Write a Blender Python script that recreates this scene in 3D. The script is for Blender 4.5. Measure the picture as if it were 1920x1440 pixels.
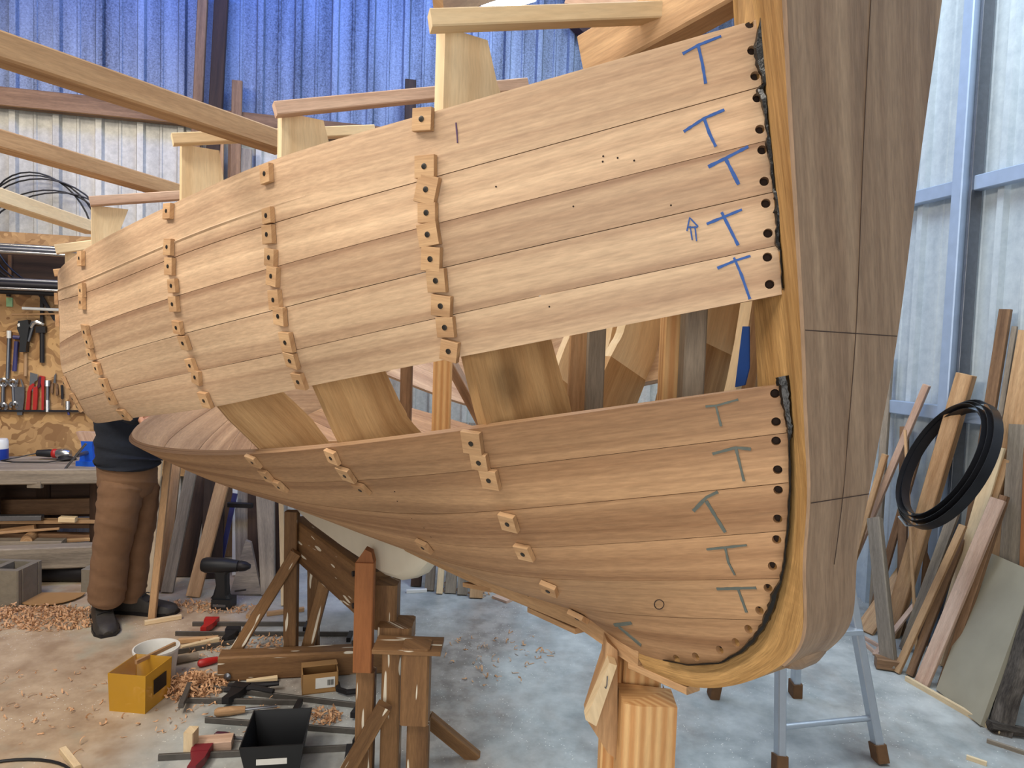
import bpy, bmesh, math, random
import numpy as np
random.seed(7); rng=np.random.default_rng(7)
# ------------------------------------------------------------------ clear
for o in list(bpy.data.objects): bpy.data.objects.remove(o, do_unlink=True)
sc=bpy.context.scene; COL=sc.collection
# ------------------------------------------------------------------ camera
F=1330.0; H=1.5                                    # focal length in pixels of a 1920 px wide frame, eye height in m
_up=np.array([.0337,1,.0545]); _up/=np.linalg.norm(_up)
_f=np.array([0,0,-1.]); _fw=_f-_up*(_f@_up); _fw/=np.linalg.norm(_fw)
_rt=np.cross(_fw,_up)
CR=np.array([_rt,_fw,_up]); O=np.array([0,0,H])
from mathutils import Matrix, Vector
cam_d=bpy.data.cameras.new('camera'); cam=bpy.data.objects.new('camera',cam_d); COL.objects.link(cam)
cam_d.sensor_fit='HORIZONTAL'; cam_d.sensor_width=36.0; cam_d.lens=F/1920*36.0; cam_d.clip_start=.02
m=Matrix([list(r) for r in CR]).to_4x4(); m.translation=Vector(O); cam.matrix_world=m
sc.camera=cam
# ------------------------------------------------------------------ world, lights, exposure
wd=bpy.data.worlds.new('world'); sc.world=wd; wd.use_nodes=True
bg=wd.node_tree.nodes['Background']; bg.inputs[0].default_value=(.92,.95,1.0,1); bg.inputs[1].default_value=.13
def area(name,loc,target,sx,sy,power,col):
    l=bpy.data.lights.new(name,'AREA'); l.shape='RECTANGLE'; l.size=sx; l.size_y=sy; l.energy=power; l.color=col
    o=bpy.data.objects.new(name,l); COL.objects.link(o); o.location=loc
    d=Vector(target)-Vector(loc); o.rotation_euler=d.to_track_quat('-Z','Y').to_euler(); return o
area('strip_lamp_light',(-1.5,.1,3.5),(-.2,1.7,1.3),1.3,.45,40,(1.0,.92,.81))           # workshop lamp over the near aisle
area('aft_fill_light',(-2.7,1.2,3.4),(-1.2,2.4,1.3),1.3,.45,60,(1.0,.92,.81))      # added fill that brightens the aft planking
area('bench_lamp_light',(-3.0,2.5,3.7),(-2.3,3.4,.3),1.2,.4,36,(1.0,.86,.68))            # lamp by the bench
area('roof_light_right',(1.6,2.6,4.3),(1.0,3.0,0),1.8,3.0,105,(.80,.91,1.0))             # translucent roof sheet, right bay
area('roof_light_back',(-1.5,3.7,4.5),(-2.0,5.4,3.0),3.4,.7,58,(.03,.20,1.0))            # blue-tinted roof sheet along the back wall
area('roof_light_mid',(.5,3.4,4.7),(.5,3.4,0),1.6,.8,48,(.74,.88,1.0))                  # translucent roof sheet beyond the hull
area('front_fill_light',(-.6,-2.3,1.6),(-.3,2.0,1.0),3.2,2.4,92,(1.0,.96,.90))             # added frontal fill behind the camera, no door built
vs=sc.view_settings; vs.view_transform='Standard'; vs.look='None'; vs.gamma=1; vs.exposure=0.0; vs.use_curve_mapping=False
# ------------------------------------------------------------------ pixel helpers: a photograph pixel + a known plane = a point of the place
def V(*a): return np.array(a,float)
def ray(x,y): return CR@np.array([(x-960)/F,-(y-720)/F,-1.])
def at(x,y,Y): r=ray(x,y); return O+r*(Y/r[1])
def fl(x,y,z=0.0): r=ray(x,y); return O+r*((z-H)/r[2])
def onp(x,y,p,n): r=ray(x,y); return O+r*(((p-O)@n)/(r@n))
def proj(p):
    c=(np.asarray(p,float)-O)@CR; return np.stack([960+F*c[...,0]/-c[...,2],720-F*c[...,1]/-c[...,2]],-1)
def nz(v): v=np.asarray(v,float); return v/np.linalg.norm(v)
# ------------------------------------------------------------------ materials
def lin(c):
    c=np.array(c)/255.0; return tuple(np.where(c<=.04045,c/12.92,((c+.055)/1.055)**2.4))+(1,)
MAT={}
def new_mat(name):
    mt=bpy.data.materials.new(name); mt.use_nodes=True; nt=mt.node_tree
    b=nt.nodes['Principled BSDF']; MAT[name]=mt
    def N(t,**kw):
        n=nt.nodes.new(t)
        for k,v in kw.items():
            if k.startswith('_'): setattr(n,k[1:],v)
            else: n.inputs[int(k[1:]) if k[1:].isdigit() and k[0]=='i' else k].default_value=v
        return n
    return mt,nt,b,N,nt.links.new
def plain(name,c,rough=.6,metal=0,bump=0,var=.12,scale=25,alpha=1,trans=0):
    mt,nt,b,N,L=new_mat(name)
    tc=N('ShaderNodeTexCoord'); no=N('ShaderNodeTexNoise',Scale=scale,Detail=5.0); L(tc.outputs['Object'],no.inputs['Vector'])
    mx=N('ShaderNodeMixRGB',_blend_type='MIX'); k=np.array(lin(c)[:3])
    mx.inputs[1].default_value=tuple(k*(1-var))+(1,); mx.inputs[2].default_value=tuple(np.minimum(k*(1+var),1))+(1,)
    L(no.outputs[0],mx.inputs[0]); L(mx.outputs[0],b.inputs['Base Color'])
    b.inputs['Roughness'].default_value=rough; b.inputs['Metallic'].default_value=metal
    if trans: b.inputs['Transmission Weight'].default_value=trans
    if bump:
        bp=N('ShaderNodeBump',Strength=bump,Distance=.004); L(no.outputs[0],bp.inputs['Height']); L(bp.outputs[0],b.inputs['Normal'])
    return mt
def wood(name,c1,c2,su=1.3,sv=26,rough=.62,fine=.22,rnd=.16,stripe=None,drips=False,spec=.3,band=None,knots=0):
    """grain runs along u of the UV map (metres), each object takes its own patch of grain"""
    mt,nt,b,N,L=new_mat(name)
    uv=N('ShaderNodeUVMap'); oi=N('ShaderNodeObjectInfo')
    mu=N('ShaderNodeVectorMath',_operation='MULTIPLY_ADD'); mu.inputs[1].default_value=(1,1,0)
    cx=N('ShaderNodeCombineXYZ'); ml=N('ShaderNodeMath',_operation='MULTIPLY'); ml.inputs[1].default_value=53.0
    L(oi.outputs['Random'],ml.inputs[0]); L(ml.outputs[0],cx.inputs[0]); L(ml.outputs[0],cx.inputs[1]); L(ml.outputs[0],cx.inputs[2])
    L(uv.outputs[0],mu.inputs[0]); L(cx.outputs[0],mu.inputs[2])
    def noise(sx,sy,det,dist=0.0):
        mp=N('ShaderNodeMapping'); mp.inputs['Scale'].default_value=(sx,sy,1); L(mu.outputs[0],mp.inputs['Vector'])
        n=N('ShaderNodeTexNoise',Scale=1.0,Detail=det,Roughness=.6,Distortion=dist); L(mp.outputs[0],n.inputs['Vector']); return n
    n1=noise(su,sv,5.0,.25); n2=noise(28,sv*11,3.0); n3=noise(su*.35,sv*.22,2.0)
    fac=n1.outputs[0]
    if stripe:
        mp=N('ShaderNodeMapping'); mp.inputs['Scale'].default_value=(.25,stripe,1); L(mu.outputs[0],mp.inputs['Vector'])
        wv=N('ShaderNodeTexWave',_bands_direction='Y',Scale=1.0,Distortion=2.2,Detail=2.0); wv.inputs['Detail Scale'].default_value=.6; L(mp.outputs[0],wv.inputs['Vector'])
        ad=N('ShaderNodeMixRGB',_blend_type='MIX'); ad.inputs[0].default_value=.38; L(n1.outputs[0],ad.inputs[1]); L(wv.outputs[0],ad.inputs[2]); fac=ad.outputs[0]
    cr=N('ShaderNodeValToRGB'); cr.color_ramp.elements[0].position=.33; cr.color_ramp.elements[1].position=.67
    cr.color_ramp.elements[0].color=lin(c1); cr.color_ramp.elements[1].color=lin(c2); L(fac,cr.inputs[0])
    mr=N('ShaderNodeMapRange'); mr.inputs[1].default_value=.3; mr.inputs[2].default_value=.7; mr.inputs[3].default_value=1-fine; mr.inputs[4].default_value=1+fine*.5; L(n2.outputs[0],mr.inputs[0])
    m2=N('ShaderNodeMapRange'); m2.inputs[1].default_value=.3; m2.inputs[2].default_value=.7; m2.inputs[3].default_value=.88; m2.inputs[4].default_value=1.1; L(n3.outputs[0],m2.inputs[0])
    m3=N('ShaderNodeMapRange'); m3.inputs[3].default_value=1-rnd; m3.inputs[4].default_value=1+rnd; L(oi.outputs['Random'],m3.inputs[0])
    a=N('ShaderNodeMath',_operation='MULTIPLY'); L(mr.outputs[0],a.inputs[0]); L(m2.outputs[0],a.inputs[1])
    a2=N('ShaderNodeMath',_operation='MULTIPLY'); L(a.outputs[0],a2.inputs[0]); L(m3.outputs[0],a2.inputs[1])
    vm=N('ShaderNodeVectorMath',_operation='SCALE'); L(cr.outputs[0],vm.inputs[0]); L(a2.outputs[0],vm.inputs['Scale'])
    out=vm.outputs[0]
    if drips:
        mp=N('ShaderNodeMapping'); mp.inputs['Scale'].default_value=(6,42,1); L(mu.outputs[0],mp.inputs['Vector'])
        vo=N('ShaderNodeTexNoise',Scale=1.0,Detail=1.0); L(mp.outputs[0],vo.inputs['Vector'])
        th=N('ShaderNodeMapRange'); th.inputs[1].default_value=.665; th.inputs[2].default_value=.685; L(vo.outputs[0],th.inputs[0])
        mx=N('ShaderNodeMixRGB'); mx.inputs[2].default_value=lin((225,215,195)); L(th.outputs[0],mx.inputs[0]); L(out,mx.inputs[1]); out=mx.outputs[0]
    if knots:
        vo=N('ShaderNodeTexVoronoi',Scale=knots); L(mu.outputs[0],vo.inputs['Vector'])
        th=N('ShaderNodeMapRange'); th.inputs[1].default_value=.06; th.inputs[2].default_value=.16; th.inputs[3].default_value=.55; th.inputs[4].default_value=1; L(vo.outputs['Distance'],th.inputs[0])
        v3=N('ShaderNodeVectorMath',_operation='SCALE'); L(out,v3.inputs[0]); L(th.outputs[0],v3.inputs['Scale']); out=v3.outputs[0]
    L(out,b.inputs['Base Color']); b.inputs['Roughness'].default_value=rough; b.inputs['Specular IOR Level'].default_value=spec
    bp=N('ShaderNodeBump',Strength=.12,Distance=.002); L(n2.outputs[0],bp.inputs['Height']); L(bp.outputs[0],b.inputs['Normal'])
    return mt
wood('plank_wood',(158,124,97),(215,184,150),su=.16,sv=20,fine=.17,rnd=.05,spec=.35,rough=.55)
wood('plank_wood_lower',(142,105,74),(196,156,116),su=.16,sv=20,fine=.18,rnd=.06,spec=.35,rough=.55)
wood('futtock_wood_shaded',(166,126,82),(200,162,114),su=.5,sv=24,fine=.15,rnd=.06,knots=2.5)
wood('oak',(146,108,62),(190,150,96),su=3,sv=38,fine=.32,rnd=.04)
wood('dark_mahogany',(134,108,86),(170,144,118),su=.7,sv=17,fine=.22,rnd=.03,rough=.5)
wood('pine',(218,188,146),(238,216,178),su=1.5,sv=16,fine=.10,rnd=.06,knots=3.0)
wood('fir',(196,144,92),(220,178,124),su=1.0,sv=18,fine=.10,stripe=15,rnd=.06)
wood('tan_wood',(164,124,86),(206,168,126),su=1.4,sv=22,fine=.18,rnd=.10)
wood('pink_wood',(186,150,128),(216,186,164),su=1.4,sv=22,fine=.16,rnd=.06)
wood('brown_wood',(104,76,54),(148,114,84),su=1.4,sv=24,fine=.22,rnd=.10)
wood('grey_wood',(118,108,96),(166,152,134),su=1.4,sv=24,fine=.22,rnd=.12)
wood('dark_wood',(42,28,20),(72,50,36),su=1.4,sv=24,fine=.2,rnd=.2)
wood('pad_wood',(176,136,98),(206,168,126),su=3,sv=40,fine=.15,rnd=.10)
wood('orange_wood',(136,84,48),(160,104,62),su=1,sv=20,fine=.12)
wood('stand_wood',(104,74,48),(142,106,70),su=1.2,sv=22,fine=.2,rnd=.10,drips=True)
wood('bark',(44,38,34),(98,90,82),su=8,sv=18,fine=.5,rough=.9)
plain('shelf_board',(158,150,130),.7,0,.2,.14,9)
plain('screw_steel',(70,66,62),.4,.8); plain('hole_dark',(40,26,18),.9)
plain('sealant',(14,13,13),.28,0,.6,.4,60)
plain('blue_pen',(52,90,158),.8,0,0,.3,90); plain('grey_pen',(92,98,92),.8,0,0,.25,90); plain('pencil',(66,50,42),.9); plain('purple_pen',(84,60,92),.8)
plain('ballast_white',(212,204,186),.7,0,.3,.07,12)
plain('blue_tape',(36,78,150),.5)
plain('aluminium',(196,204,214),.38,.75,0,.08,30); plain('rubber_brown',(110,78,50),.9,0,.4,.3,40)
plain('black_plastic',(22,24,28),.5); plain('clamp_bar',(88,84,80),.45,.3,0,.3,40); plain('clamp_red',(124,30,42),.45); plain('bright_red',(176,34,30),.4)
plain('chrome',(190,190,192),.22,.95); plain('grey_steel',(120,122,128),.35,.85,0,.2,40); plain('iron_dark',(46,44,46),.5,.6)
plain('white_plastic',(226,226,222),.45); plain('deep_blue',(28,58,150),.4); plain('bench_blue',(20,86,196),.4); plain('navy_cloth',(20,26,38),.92,0,.5,.3,60)
plain('trouser_cloth',(118,88,64),.95,0,.35,.22,28); plain('leather_dark',(50,46,42),.6,0,.4,.35,40); plain('skin',(196,142,112),.6); plain('hair',(70,48,32),.8,0,.6,.3,80)
plain('cardboard',(166,126,78),.85,0,.1,.08,20); plain('paper_label',(222,220,214),.7); plain('concrete',(128,120,106),.95,0,.9,.2,30)
plain('cable_black',(24,24,26),.5); plain('band_steel',(40,40,44),.32,.5,0,.25,12); plain('maroon_steel',(46,18,24),.6)
plain('shaving',(208,164,124),.8,0,0,.28,60); plain('galv_post',(168,186,212),.4,.4,0,.14,18); plain('green_tape',(150,190,140),.6)
plain('maroon_tool',(72,26,46),.4); plain('violet_tool',(60,60,110),.45)
# amber plastic
mt=plain('amber_plastic',(214,164,52),.25,0,0,.1,8); b=mt.node_tree.nodes['Principled BSDF']; b.inputs['Alpha'].default_value=.62
# lamp tube
mt,nt,b,N,L=new_mat('lamp_glow'); b.inputs['Emission Color'].default_value=(.9,.96,1,1); b.inputs['Emission Strength'].default_value=14
# oriented strand board
mt,nt,b,N,L=new_mat('osb'); tc=N('ShaderNodeTexCoord')
n0=N('ShaderNodeTexNoise',Scale=7.0,Detail=2.0); L(tc.outputs['Object'],n0.inputs['Vector'])
mxv=N('ShaderNodeMixRGB',_blend_type='ADD'); mxv.inputs[0].default_value=.35; L(tc.outputs['Object'],mxv.inputs[1]); L(n0.outputs[1],mxv.inputs[2])
mp=N('ShaderNodeMapping'); mp.inputs['Scale'].default_value=(12,12,26); mp.inputs['Rotation'].default_value=(0,.5,0); L(mxv.outputs[0],mp.inputs['Vector'])
vo=N('ShaderNodeTexVoronoi',Scale=1.0); L(mp.outputs[0],vo.inputs['Vector'])
cr=N('ShaderNodeValToRGB'); cr.color_ramp.elements[0].color=lin((128,88,50)); cr.color_ramp.elements[1].color=lin((206,164,110)); L(vo.outputs['Color'],cr.inputs[0]); L(cr.outputs[0],b.inputs['Base Color']); b.inputs['Roughness'].default_value=.7
# galvanised sheets (spangled), upper ones coloured bluish to carry the daylight's cast
def galv(name,c1,c2,metal,rough,sc_=60):
    mt,nt,b,N,L=new_mat(name); tc=N('ShaderNodeTexCoord')
    a=N('ShaderNodeTexNoise',Scale=sc_,Detail=6.0,Roughness=.75); L(tc.outputs['Object'],a.inputs['Vector'])
    mp=N('ShaderNodeMapping'); mp.inputs['Scale'].default_value=(9,9,.7); L(tc.outputs['Object'],mp.inputs['Vector'])
    d=N('ShaderNodeTexNoise',Scale=1.0,Detail=5.0); L(mp.outputs[0],d.inputs['Vector'])
    mu=N('ShaderNodeMixRGB'); mu.inputs[0].default_value=.5; L(a.outputs[0],mu.inputs[1]); L(d.outputs[0],mu.inputs[2])
    cr=N('ShaderNodeValToRGB'); cr.color_ramp.elements[0].position=.36; cr.color_ramp.elements[1].position=.62; cr.color_ramp.elements[0].color=lin(c1); cr.color_ramp.elements[1].color=lin(c2)
    L(mu.outputs[0],cr.inputs[0]); L(cr.outputs[0],b.inputs['Base Color']); b.inputs['Metallic'].default_value=metal; b.inputs['Roughness'].default_value=rough
galv('galvanised_daylit',(46,54,72),(140,156,184),.15,.5,90); galv('galvanised_lower',(158,156,150),(200,198,190),.1,.5,30); galv('sheet_white',(164,176,186),(196,206,212),.05,.45,16)
# concrete floor: grey-blue paint worn to concrete, sawdust trodden in on the bench side, paint flecks
mt,nt,b,N,L=new_mat('floor_concrete'); tc=N('ShaderNodeTexCoord')
def nse(s,d=5.0,sx=(1,1,1)):
    mp=N('ShaderNodeMapping'); mp.inputs['Scale'].default_value=sx; L(tc.outputs['Object'],mp.inputs['Vector']); n=N('ShaderNodeTexNoise',Scale=s,Detail=d,Roughness=.62); L(mp.outputs[0],n.inputs['Vector']); return n.outputs[0]
def ramp(f,a,c,p0=.4,p1=.6):
    r=N('ShaderNodeValToRGB'); r.color_ramp.elements[0].position=p0; r.color_ramp.elements[1].position=p1; r.color_ramp.elements[0].color=a; r.color_ramp.elements[1].color=c; L(f,r.inputs[0]); return r.outputs[0]
def mixc(f,a,c):
    x=N('ShaderNodeMixRGB'); L(f,x.inputs[0]); L(a,x.inputs[1]); L(c,x.inputs[2]); return x.outputs[0]
paint=ramp(nse(5,7),lin((146,152,152)),lin((194,198,196)),.35,.65)
worn=ramp(nse(9,6),lin((130,124,118)),lin((168,162,156)))
base=mixc(ramp(nse(1.7,6,(1,.6,1)),(0,0,0,1),(1,1,1,1),.48,.64),paint,worn)
dust=ramp(nse(6,7),lin((158,134,108)),lin((196,174,146)),.35,.65)
dust=mixc(ramp(nse(2.2,4),(0,0,0,1),(1,1,1,1),.5,.62),dust,ramp(nse(4,6),lin((150,142,122)),lin((186,178,156)),.35,.65))
sp=N('ShaderNodeSeparateXYZ'); L(tc.outputs['Object'],sp.inputs[0])
ad=N('ShaderNodeMath',_operation='MULTIPLY_ADD'); ad.inputs[1].default_value=.9; L(nse(1.5,5),ad.inputs[0]); L(sp.outputs[0],ad.inputs[2])
mk_=N('ShaderNodeMapRange'); mk_.inputs[1].default_value=-.15; mk_.inputs[2].default_value=.25; mk_.inputs[3].default_value=1; mk_.inputs[4].default_value=0; L(ad.outputs[0],mk_.inputs[0])
col=mixc(mk_.outputs[0],base,dust)
vo=N('ShaderNodeTexVoronoi',Scale=60.0); L(tc.outputs['Object'],vo.inputs['Vector']); 
flk=N('ShaderNodeMath',_operation='MULTIPLY'); L(ramp(vo.outputs['Distance'],(1,1,1,1),(0,0,0,1),.10,.17),flk.inputs[0]); L(ramp(nse(3,3),(0,0,0,1),(1,1,1,1),.5,.56),flk.inputs[1])
wh=N('ShaderNodeRGB'); wh.outputs[0].default_value=lin((226,226,218)); col=mixc(flk.outputs[0],col,wh.outputs[0])
L(col,b.inputs['Base Color'])
rr=N('ShaderNodeMapRange'); rr.inputs[3].default_value=.22; rr.inputs[4].default_value=.55; L(nse(3,5),rr.inputs[0]); 
r2=N('ShaderNodeMath',_operation='MULTIPLY_ADD'); r2.inputs[1].default_value=.35; L(mk_.outputs[0],r2.inputs[0]); L(rr.outputs[0],r2.inputs[2]); L(r2.outputs[0],b.inputs['Roughness'])
bp=N('ShaderNodeBump',Strength=.15,Distance=.006); L(nse(14,6),bp.inputs['Height']); L(bp.outputs[0],b.inputs['Normal'])
# ------------------------------------------------------------------ mesh helpers
def tag(o,label=None,cat=None,group=None,kind=None):
    for k,v in (('label',label),('category',cat),('group',group),('kind',kind)):
        if v: o[k]=v
    return o
def root_loc(p):
    while p.parent: p=p.parent
    return np.array(p.location)
def mk(name,verts,faces,mat,parent=None,uv=None,smooth=False,label=None,cat=None,group=None,kind=None):
    v=np.asarray(verts,float)
    org=root_loc(parent) if parent else V((v[:,0].min()+v[:,0].max())/2,(v[:,1].min()+v[:,1].max())/2,v[:,2].min())
    me=bpy.data.meshes.new(name); me.from_pydata([tuple(x) for x in (v-org)],[],[tuple(f) for f in faces]); 
    if uv is not None:
        l=me.uv_layers.new(name='UVMap'); i=0
        for fi,f in enumerate(me.polygons):
            for li in f.loop_indices: l.data[li].uv=uv(fi,me.loops[li].vertex_index) if callable(uv) else uv[me.loops[li].vertex_index]
    if smooth:
        for p in me.polygons: p.use_smooth=True
        me.set_sharp_from_angle(angle=.7)
    me.materials.append(MAT[mat]); o=bpy.data.objects.new(name,me); COL.objects.link(o)
    if parent: o.parent=parent
    else: o.location=org
    return tag(o,label,cat,group,kind)
def empty(name,loc,label,cat,group=None,kind=None):
    o=bpy.data.objects.new(name,None); COL.objects.link(o); o.location=loc; o.empty_display_size=.05; return tag(o,label,cat,group,kind)
def fix_normals(o):
    bm=bmesh.new(); bm.from_mesh(o.data); bmesh.ops.recalc_face_normals(bm,faces=bm.faces); bm.to_mesh(o.data); bm.free(); return o
def board(name,p0,p1,w,t,mat,parent=None,side=None,ch=None,taper=1.0,**kw):
    """sawn timber from p0 to p1: w across along 'side', t the other way, arrises eased"""
    p0=np.asarray(p0,float); p1=np.asarray(p1,float); d=p1-p0; Ln=np.linalg.norm(d); d=d/Ln
    s=V(1,0,0) if side is None else np.asarray(side,float); s=s-d*(s@d)
    if np.linalg.norm(s)<1e-4: s=np.cross(d,V(0,0,1))
    s=nz(s); n=np.cross(d,s); c=min(w,t)*.08 if ch is None else ch
    a,bb=w/2,t/2; prof=[(-a+c,-bb),(a-c,-bb),(a,-bb+c),(a,bb-c),(a-c,bb),(-a+c,bb),(-a,bb-c),(-a,-bb+c)]
    vs=[p0+s*x+n*y for x,y in prof]+[p1+s*x*taper+n*y*taper for x,y in prof]
    fs=[(i,(i+1)%8,8+(i+1)%8,8+i) for i in range(8)]+[tuple(range(7,-1,-1)),tuple(range(8,16))]
    per=[0,w-2*c,w-c,w+t-3*c,w+t-2*c,2*w+t-4*c,2*w+t-3*c,2*w+2*t-5*c]
    def uv(fi,vi):
        i=vi%8; 
        if fi>=8: return (prof[i][0]*.05,prof[i][1]+prof[i][0])
        vv=per[i] if not(i==0 and fi==7) else 2*w+2*t-4*c
        return (Ln*(vi//8),vv)
    return fix_normals(mk(name,vs,fs,mat,parent,uv,**kw))
def prism(name,pts,thick,mat,parent=None,grain=None,**kw):
    """closed outline of 3-D points (coplanar), given its own thickness along its normal; thick may be a vector"""
    P_=[np.asarray(p,float) for p in pts]; n=len(P_)
    if np.ndim(thick)==0:
        nr=sum(np.cross(P_[i]-P_[0],P_[i+1]-P_[0]) for i in range(1,n-1)); th=nz(nr)*thick
    else: th=np.asarray(thick,float)
    vs=P_+[p+th for p in P_]; fs=[tuple(range(n)),tuple(range(2*n-1,n-1,-1))]+[(i,(i+1)%n,n+(i+1)%n,n+i) for i in range(n)]
    g=nz(grain if grain is not None else P_[1]-P_[0]); a=np.cross(nz(th),g); tl=np.linalg.norm(th)
    if np.linalg.norm(a)<.2:
        q=np.concatenate([[0],np.cumsum([np.linalg.norm(P_[i+1]-P_[i]) for i in range(n-1)])]); uvs=[(0,c) for c in q]+[(tl,c) for c in q]
    else:
        a=nz(a); uvs=[(p@g,p@a) for p in P_]+[(p@g,p@a+tl) for p in P_]
    return fix_normals(mk(name,vs,fs,mat,parent,uvs,**kw))
def tube(name,pts,r,mat,parent=None,seg=8,closed=False,caps=True,flat=1.0,**kw):
    P_=np.asarray(pts,float); n=len(P_); rs=np.broadcast_to(np.asarray(r,float),(n,))
    vs=[];fs=[];uvs=[]; up=V(0,0,1); L_=0
    prev=None
    for i in range(n):
        tn=nz(P_[(i+1)%n]-P_[i-1]) if closed else nz(P_[min(i+1,n-1)]-P_[max(i-1,0)])
        if prev is None:
            a=np.cross(tn,up); a=nz(a) if np.linalg.norm(a)>.05 else nz(np.cross(tn,V(1,0,0)))
        else: a=nz(prev-tn*(prev@tn))
        prev=a; c=np.cross(tn,a)
        if i: L_+=np.linalg.norm(P_[i]-P_[i-1])
        for k in range(seg):
            th=2*math.pi*k/seg; vs.append(P_[i]+rs[i]*(a*math.cos(th)+c*math.sin(th)*flat)); uvs.append((L_,k/seg*6.3*rs[i]))
    for i in range(n if closed else n-1):
        j=(i+1)%n
        for k in range(seg): fs.append((i*seg+k,i*seg+(k+1)%seg,j*seg+(k+1)%seg,j*seg+k))
    if caps and not closed: fs+= [tuple(range(seg-1,-1,-1)),tuple((n-1)*seg+k for k in range(seg))]
    return mk(name,vs,fs,mat,parent,uvs,smooth=True,**kw)
def loft(name,rings,mat,parent=None,closed_ring=True,caps=True,smooth=True,**kw):
    n=len(rings[0]); vs=[p for r in rings for p in r]; fs=[]
    for i in range(len(rings)-1):
        for k in range(n if closed_ring else n-1): fs.append((i*n+k,i*n+(k+1)%n,(i+1)*n+(k+1)%n,(i+1)*n+k))
    if caps: fs+=[tuple(range(n-1,-1,-1)),tuple((len(rings)-1)*n+k for k in range(n))]
    uvs=[]; 
    acc=0
    for i,r in enumerate(rings):
        if i: acc+=np.linalg.norm(np.mean(np.array(r)-np.array(rings[i-1]),axis=0))
        q=0
        for k,p in enumerate(r):
            if k: q+=np.linalg.norm(np.array(p)-np.array(r[k-1]))
            uvs.append((acc,q))
    return fix_normals(mk(name,vs,fs,mat,parent,uvs,smooth=smooth,**kw))
def lathe(name,c,axis,prof,mat,parent=None,seg=20,**kw):
    ax=nz(axis); a=np.cross(ax,V(0,0,1)); a=nz(a) if np.linalg.norm(a)>.05 else V(1,0,0); bb=np.cross(ax,a)
    rings=[[np.asarray(c)+ax*h+(a*math.cos(2*math.pi*k/seg)+bb*math.sin(2*math.pi*k/seg))*max(r,1e-4) for k in range(seg)] for r,h in prof]
    return loft(name,rings,mat,parent,**kw)
def arc(c,a,b_,t0,t1,n): return [np.asarray(c)+np.asarray(a)*math.cos(t)+np.asarray(b_)*math.sin(t) for t in np.linspace(t0,t1,n)]
def spline(kn,pts,t):
    """natural cubic spline through pts (m,d) at knots kn"""
    kn=np.asarray(kn,float); y=np.asarray(pts,float); n=len(kn); h=np.diff(kn)
    A=np.zeros((n,n)); B=np.zeros_like(y); A[0,0]=A[-1,-1]=1
    for i in range(1,n-1):
        A[i,i-1]=h[i-1]; A[i,i]=2*(h[i-1]+h[i]); A[i,i+1]=h[i]; B[i]=6*((y[i+1]-y[i])/h[i]-(y[i]-y[i-1])/h[i-1])
    m_=np.linalg.solve(A,B); t=np.atleast_1d(np.asarray(t,float)); i=np.clip(np.searchsorted(kn,t)-1,0,n-2); hh=h[i][:,None]
    a=(kn[i+1]-t)[:,None]; bq=(t-kn[i])[:,None]
    return m_[i]*a**3/(6*hh)+m_[i+1]*bq**3/(6*hh)+(y[i]/hh-m_[i]*hh/6)*a+(y[i+1]/hh-m_[i+1]*hh/6)*bq
# ------------------------------------------------------------------ the shed
A0=V(-3.3,4.65,0); DB=nz(V(1,.25,0)); NB=V(DB[1],-DB[0],0)            # back wall: a point, its run, its normal into the room
B0=V(2.55,3.0,0); DR=nz(V(-.25,1,0)); NR=V(-DR[1],DR[0],0)             # right wall
def bw(x,y,off=0.0): return onp(x,y,A0+NB*off,NB)                       # pixel on the back wall (off = distance in front of it)
def rw(x,y,off=0.0): return onp(x,y,B0+NR*off,NR)
fp=[(-7,-1.5),(5,-1.5),(5,9),(-7,9)]
mk('floor',[V(x,y,0) for x,y in fp]+[V(x,y,-.1) for x,y in fp],[(0,1,2,3),(7,6,5,4)]+[(i,4+i,4+(i+1)%4,(i+1)%4) for i in range(4)],'floor_concrete',kind='structure')
def sheet(name,p,run,nrm,width,z0,z1,mat,parent,period=.25):
    xs=[];n=int(round(width/period))
    for i in range(n):
        x=i*period; xs+=[(x,0),(x+.012,.028),(x+.048,.028),(x+.06,0),(x+.14,0),(x+.146,.006),(x+.16,.006),(x+.166,0)]
    xs.append((width,0)); vs=[];m_=len(xs)
    for z in (z0,z1):
        for x,d in xs: vs.append(p+run*x+nrm*d+V(0,0,z))
    # front skin, and a back skin 2 mm behind so that the sheet has thickness
    vs+=[v-nrm*.004 for v in vs]
    fs=[(i,i+1,m_+i+1,m_+i) for i in range(m_-1)]+[(2*m_+i+1,2*m_+i,3*m_+i,3*m_+i+1) for i in range(m_-1)]
    fs+=[(i,2*m_+i,2*m_+i+1,i+1) for i in range(m_-1)]+[(m_+i,m_+i+1,3*m_+i+1,3*m_+i) for i in range(m_-1)]
    fs+=[(0,m_,3*m_,2*m_),(m_-1,3*m_-1,4*m_-1,2*m_-1)]
    return fix_normals(mk(name,vs,fs,mat,parent))
wb=empty('wall_back',tuple(A0),None,None,kind='structure'); wr_=empty('wall_right',tuple(B0),None,None,kind='structure')
for i in range(7):
    sheet('metal_sheet',A0+DB*(i-1.0),DB,NB,1.0,0,2.96,'galvanised_lower',wb)
    sheet('metal_sheet',A0+DB*(i-1.0)+NB*-.012,DB,NB,1.0,2.90,5.0,'galvanised_daylit',wb)
for i in range(7): sheet('metal_sheet',B0+DR*(i-3.2),DR,NR,1.0,0,5.0,'sheet_white',wr_,period=.25)
cp=[A0+DB*-2,A0+DB*6,A0+DB*6-NB*-4.2,A0+DB*-2-NB*-4.2]
mk('ceiling',[V(p[0],p[1],5.0) for p in cp]+[V(p[0],p[1],5.05) for p in cp],[(0,1,2,3),(7,6,5,4)]+[(i,4+i,4+(i+1)%4,(i+1)%4) for i in range(4)],'galvanised_lower',kind='structure')
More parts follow.
